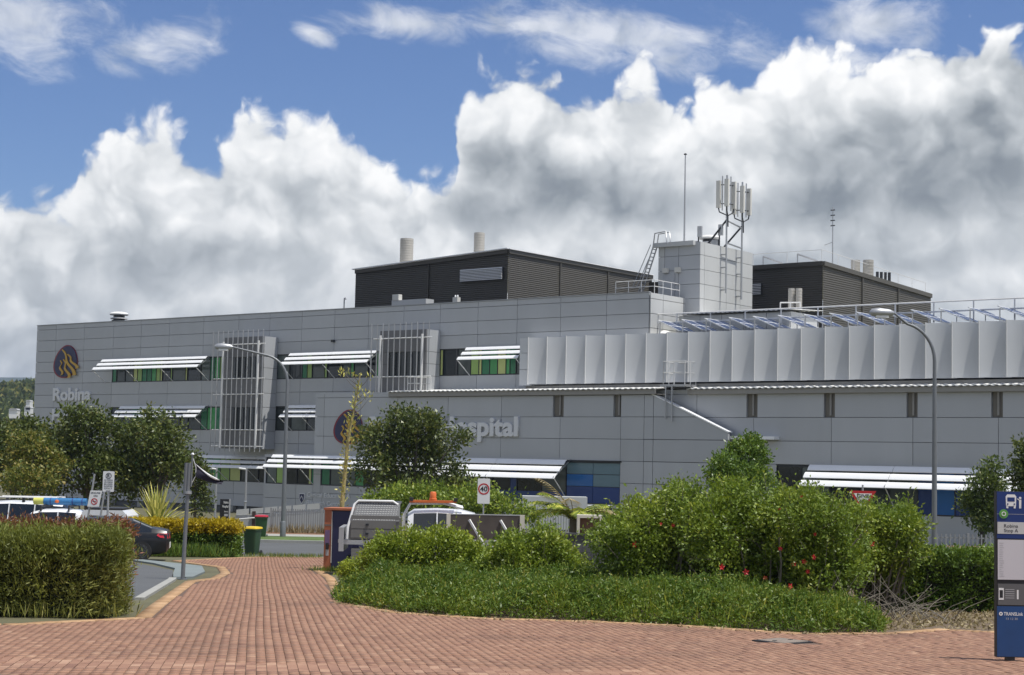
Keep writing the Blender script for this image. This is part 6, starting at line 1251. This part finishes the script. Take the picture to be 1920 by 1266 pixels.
# spiky flax, palm and agave stalk
def blade(mb, b, d, L, w_, droop, n=6, roll=0.0):
    d = Vector(d).normalized(); s_ = d.cross(Vector((0, 0, 1)));  s_ = s_.normalized() if s_.length > .01 else Vector((1, 0, 0)); pts_ = []; p = Vector(b)
    for i in range(n + 1):
        t = i / n; wd = w_ * (math.sin(math.pi * (.18 + .82 * t)) + .02) ; pts_ += [p - s_ * wd, p + Vector((0, 0, -wd * .5)), p + s_ * wd]; p = p + d * (L / n); d = (d + Vector((0, 0, -droop / n))).normalized()
    f = []
    for i in range(n):
        for q in range(2): a = i * 3 + q; f.append((a, a + 1, a + 4, a + 3))
    mb.add(pts_, f)
def add_var(o, seed):
    me = o.data; a = me.attributes.new('var', 'FLOAT', 'FACE'); r2 = np.random.default_rng(seed); a.data.foreach_set('value', r2.random(len(me.polygons)).astype(np.float32))
p = at(295, 978, 64); o = thing('flax_plant', 'spiky yellow striped flax fanning out above the golden hedge', 'plant', (p[0], 64, gz(64))); zb = p[2] - gz(64) - .25; rr = random.Random(5)
for k in range(64):
    a = rr.uniform(0, 2 * math.pi); e = rr.uniform(.2, 1.45); L = rr.uniform(1.2, 2.0); mb = MB(); blade(mb, (0, 0, max(.2, zb)), (math.cos(a) * math.cos(e), math.sin(a) * math.cos(e) * .7, math.sin(e)), L, .055, rr.uniform(.1, .5)); q = mb.build('leaf', L_FLAX, o); add_var(q, k)
MB().tube([(0, 0, 0), (0, 0, max(.2, zb) + .1)], [.14, .1], 10).build('stump', BARK, o)
p = at(1075, 975, 50); o = thing('palm', 'low feathery palm with arching fronds above the block wall', 'palm', (p[0], 50, gz(50))); zb = p[2] - gz(50)
MB().tube([(0, 0, 0), (0, 0, zb + .1)], [.16, .12], 10).build('trunk', BARK, o, 60)
for k in range(22):
    a = 2 * math.pi * k / 22 + rr.uniform(-.1, .1); e = rr.uniform(.35, 1.25); L = rr.uniform(1.2, 1.8); mb = MB(); p_ = Vector((0, 0, zb)); d = Vector((math.cos(a) * math.cos(e), math.sin(a) * math.cos(e), math.sin(e))); droop = rr.uniform(.9, 1.6)
    spine = [p_.copy()]
    for i in range(18):
        p_ = p_ + d * (L / 18); d = (d + Vector((0, 0, -droop / 18))).normalized(); spine.append(p_.copy()); s_ = d.cross(Vector((0, 0, 1))).normalized()
        for sd_ in (-1, 1): blade(mb, p_, (s_ * sd_ + d * .8 + Vector((0, 0, -.35))), .34 * math.sin(math.pi * (i + 2) / 21) + .08, .032, .4, 2)
    mb.tube(spine, .012, 4, False); q = mb.build('frond', L_MUR if k % 4 else L_STRAW, o); add_var(q, 100 + k)
p = at(641, 950, 47.5); pm = at(652, 830, 47.5); pt = at(676, 700, 47.5); o = thing('flower_stalk', 'tall dry yellow flower stalk rising in front of the round emblem', 'plant', (p[0], 47.5, gz(47.5)))
zz0 = gz(47.5); rp = lambda q: Vector((q[0] - p[0], 0, q[2] - zz0)); A, B_, C2 = rp(p), rp(pm), rp(pt)
mb = MB().tube([Vector((-.05, 0, 0)), A, B_, C2], [.075, .07, .045, .012], 8); st2 = mb.build('stalk', mat('dry_stalk', (.36, .30, .13), .8, 0, .3, 6), o, 60)
rs = np.random.default_rng(81); Pq, Dq = [], []
for k in range(300):
    t = rs.random() ** .8; c = A.lerp(B_, t / .6) if t < .6 else B_.lerp(C2, (t - .6) / .4); r_ = (.16 if t < .6 else .12) * rs.random(); a = rs.uniform(0, 6.28); Pq.append((c.x + r_ * math.cos(a), r_ * math.sin(a), c.z + rs.normal(0, .04))); Dq.append((math.cos(a), math.sin(a), .6))
for k in range(14):
    t = rs.uniform(.1, .95); b = B_.lerp(C2, t); a = rs.uniform(0, 6.28); L = rs.uniform(.35, .85) * (1.1 - t * .5); e = b + Vector((math.cos(a) * L * .8, math.sin(a) * L * .5, L * .75)); MB().tube([b, b.lerp(e, .5) + Vector((0, 0, -.04)), e], [.012, .009, .004], 5).build('side_branch', TWIG, st2)
    for q in range(7): Pq.append(tuple(e + Vector(rs.normal(0, .06, 3)))); Dq.append((0, 0, 1))
leaf_mesh('bulbils', o, np.array(Pq), np.array(Dq), .11, .4, L_FLAX, rs, .6, .3)['kind'] = 'stuff'

# ------------------------------------------------------------------ far hills on the left
def ridge(name, label, Y, pts_, depth_, m, seed, jag):
    rs2 = random.Random(seed); v = []; f = []; X = []
    n = 90
    for i in range(n + 1):
        t = i / n; px = pts_[0][0] + (pts_[-1][0] - pts_[0][0]) * t
        for (a, b) in zip(pts_, pts_[1:]):
            if a[0] <= px <= b[0]: py = a[1] + (b[1] - a[1]) * (px - a[0]) / (b[0] - a[0])
        q = at(px, py, Y); z = q[2] + rs2.uniform(-jag, jag); v += [(q[0], Y, z), (q[0] * .93, Y - depth_, -4), (q[0] * 1.05, Y + depth_, -4), (q[0] * .97, Y - depth_ * .5, z * .55 + rs2.uniform(-jag, jag))]
    for i in range(n): a = 4 * i; f += [(a + 1, a + 5, a + 7, a + 3), (a + 3, a + 7, a + 4, a), (a, a + 4, a + 6, a + 2)]
    o = MB().add(v, f).build(name, m, None, 60); return tag(o, label, None, None, 'structure')
ridge('hills', 'far wooded mountain ridge on the left horizon', 4200, [(-900, 760), (-400, 700), (-100, 712), (0, 709), (45, 707), (120, 716), (600, 740), (1500, 790), (2400, 770), (3000, 780)], 900, mat('far_forest', (.030, .045, .030), .95, 0, .3, .004), 3, 4)
hl = ridge('hills', 'nearer wooded hill with a few pale houses on the left', 900, [(-900, 770), (-200, 752), (-50, 750), (20, 742), (65, 735), (200, 742), (500, 790), (1200, 812), (2400, 815), (3000, 810)], 220, mat('near_forest', (.035, .05, .024), .95, 0, .6, .06, bump=1.0, bscale=.1), 4, 2)
rs = np.random.default_rng(91); n = 9000; pxs = rs.uniform(-40, 130, n); Yv = rs.uniform(700, 905, n); tt_ = (905 - Yv) / 205; P = np.zeros((n, 3))
for i in range(n):
    top = 747 - (pxs[i] + 40) * .11; py = top + tt_[i] * 60 + rs.normal(0, 1.0); P[i] = at(pxs[i], py, Yv[i])
fo_ = leaf_mesh('far_trees', None, P, np.tile([0, -.3, 1.0], (n, 1)), 7.0, .9, L_DARK, rs, .8, .2); tag(fo_, 'far wooded hillside of dark trees at the left horizon', 'trees', None, 'stuff')
for i_, (px, py, wd, lab) in enumerate([(25, 762, 8, 'long white far house low on the wooded hill at left'), (52, 758, 6, 'white far house on the wooded hill nearest the hospital corner'), (53, 746, 4, 'small pale far house highest on the wooded hill')]):
    p = at(px, py, 690); o = thing('far_house', lab, 'house', (p[0], 690, p[2] - 2)); MB().box(-wd * .22, wd * .22, 0, 4, -3, .5).build('wall', WPAINT, o); MB().prism([(-wd * .24, .5), (wd * .24, .5), (wd * .16, 1.1), (-wd * .16, 1.1)], -.3, 4.3).build('roof', GREYP, o)
# air between the camera and the far hills
hz = MB().box(-6200, 6200, -90, 7200, -8, 215).build('haze', None or mat('haze_dummy', (1, 1, 1)), None)
hm = bpy.data.materials.new('haze'); hm.use_nodes = True; nt = hm.node_tree; nt.nodes.clear(); vo = nt.nodes.new('ShaderNodeVolumePrincipled'); vo.inputs['Color'].default_value = (.62, .76, 1.0, 1); vo.inputs['Density'].default_value = 0.0001; vo.inputs['Anisotropy'].default_value = 0.2
mo = nt.nodes.new('ShaderNodeOutputMaterial'); nt.links.new(vo.outputs[0], mo.inputs['Volume']); hz.data.materials.clear(); hz.data.materials.append(hm); tag(hz, 'thin bluish air over the whole scene', 'haze', None, 'stuff')
HAZE_ON = True
if not HAZE_ON: bpy.data.objects.remove(hz)
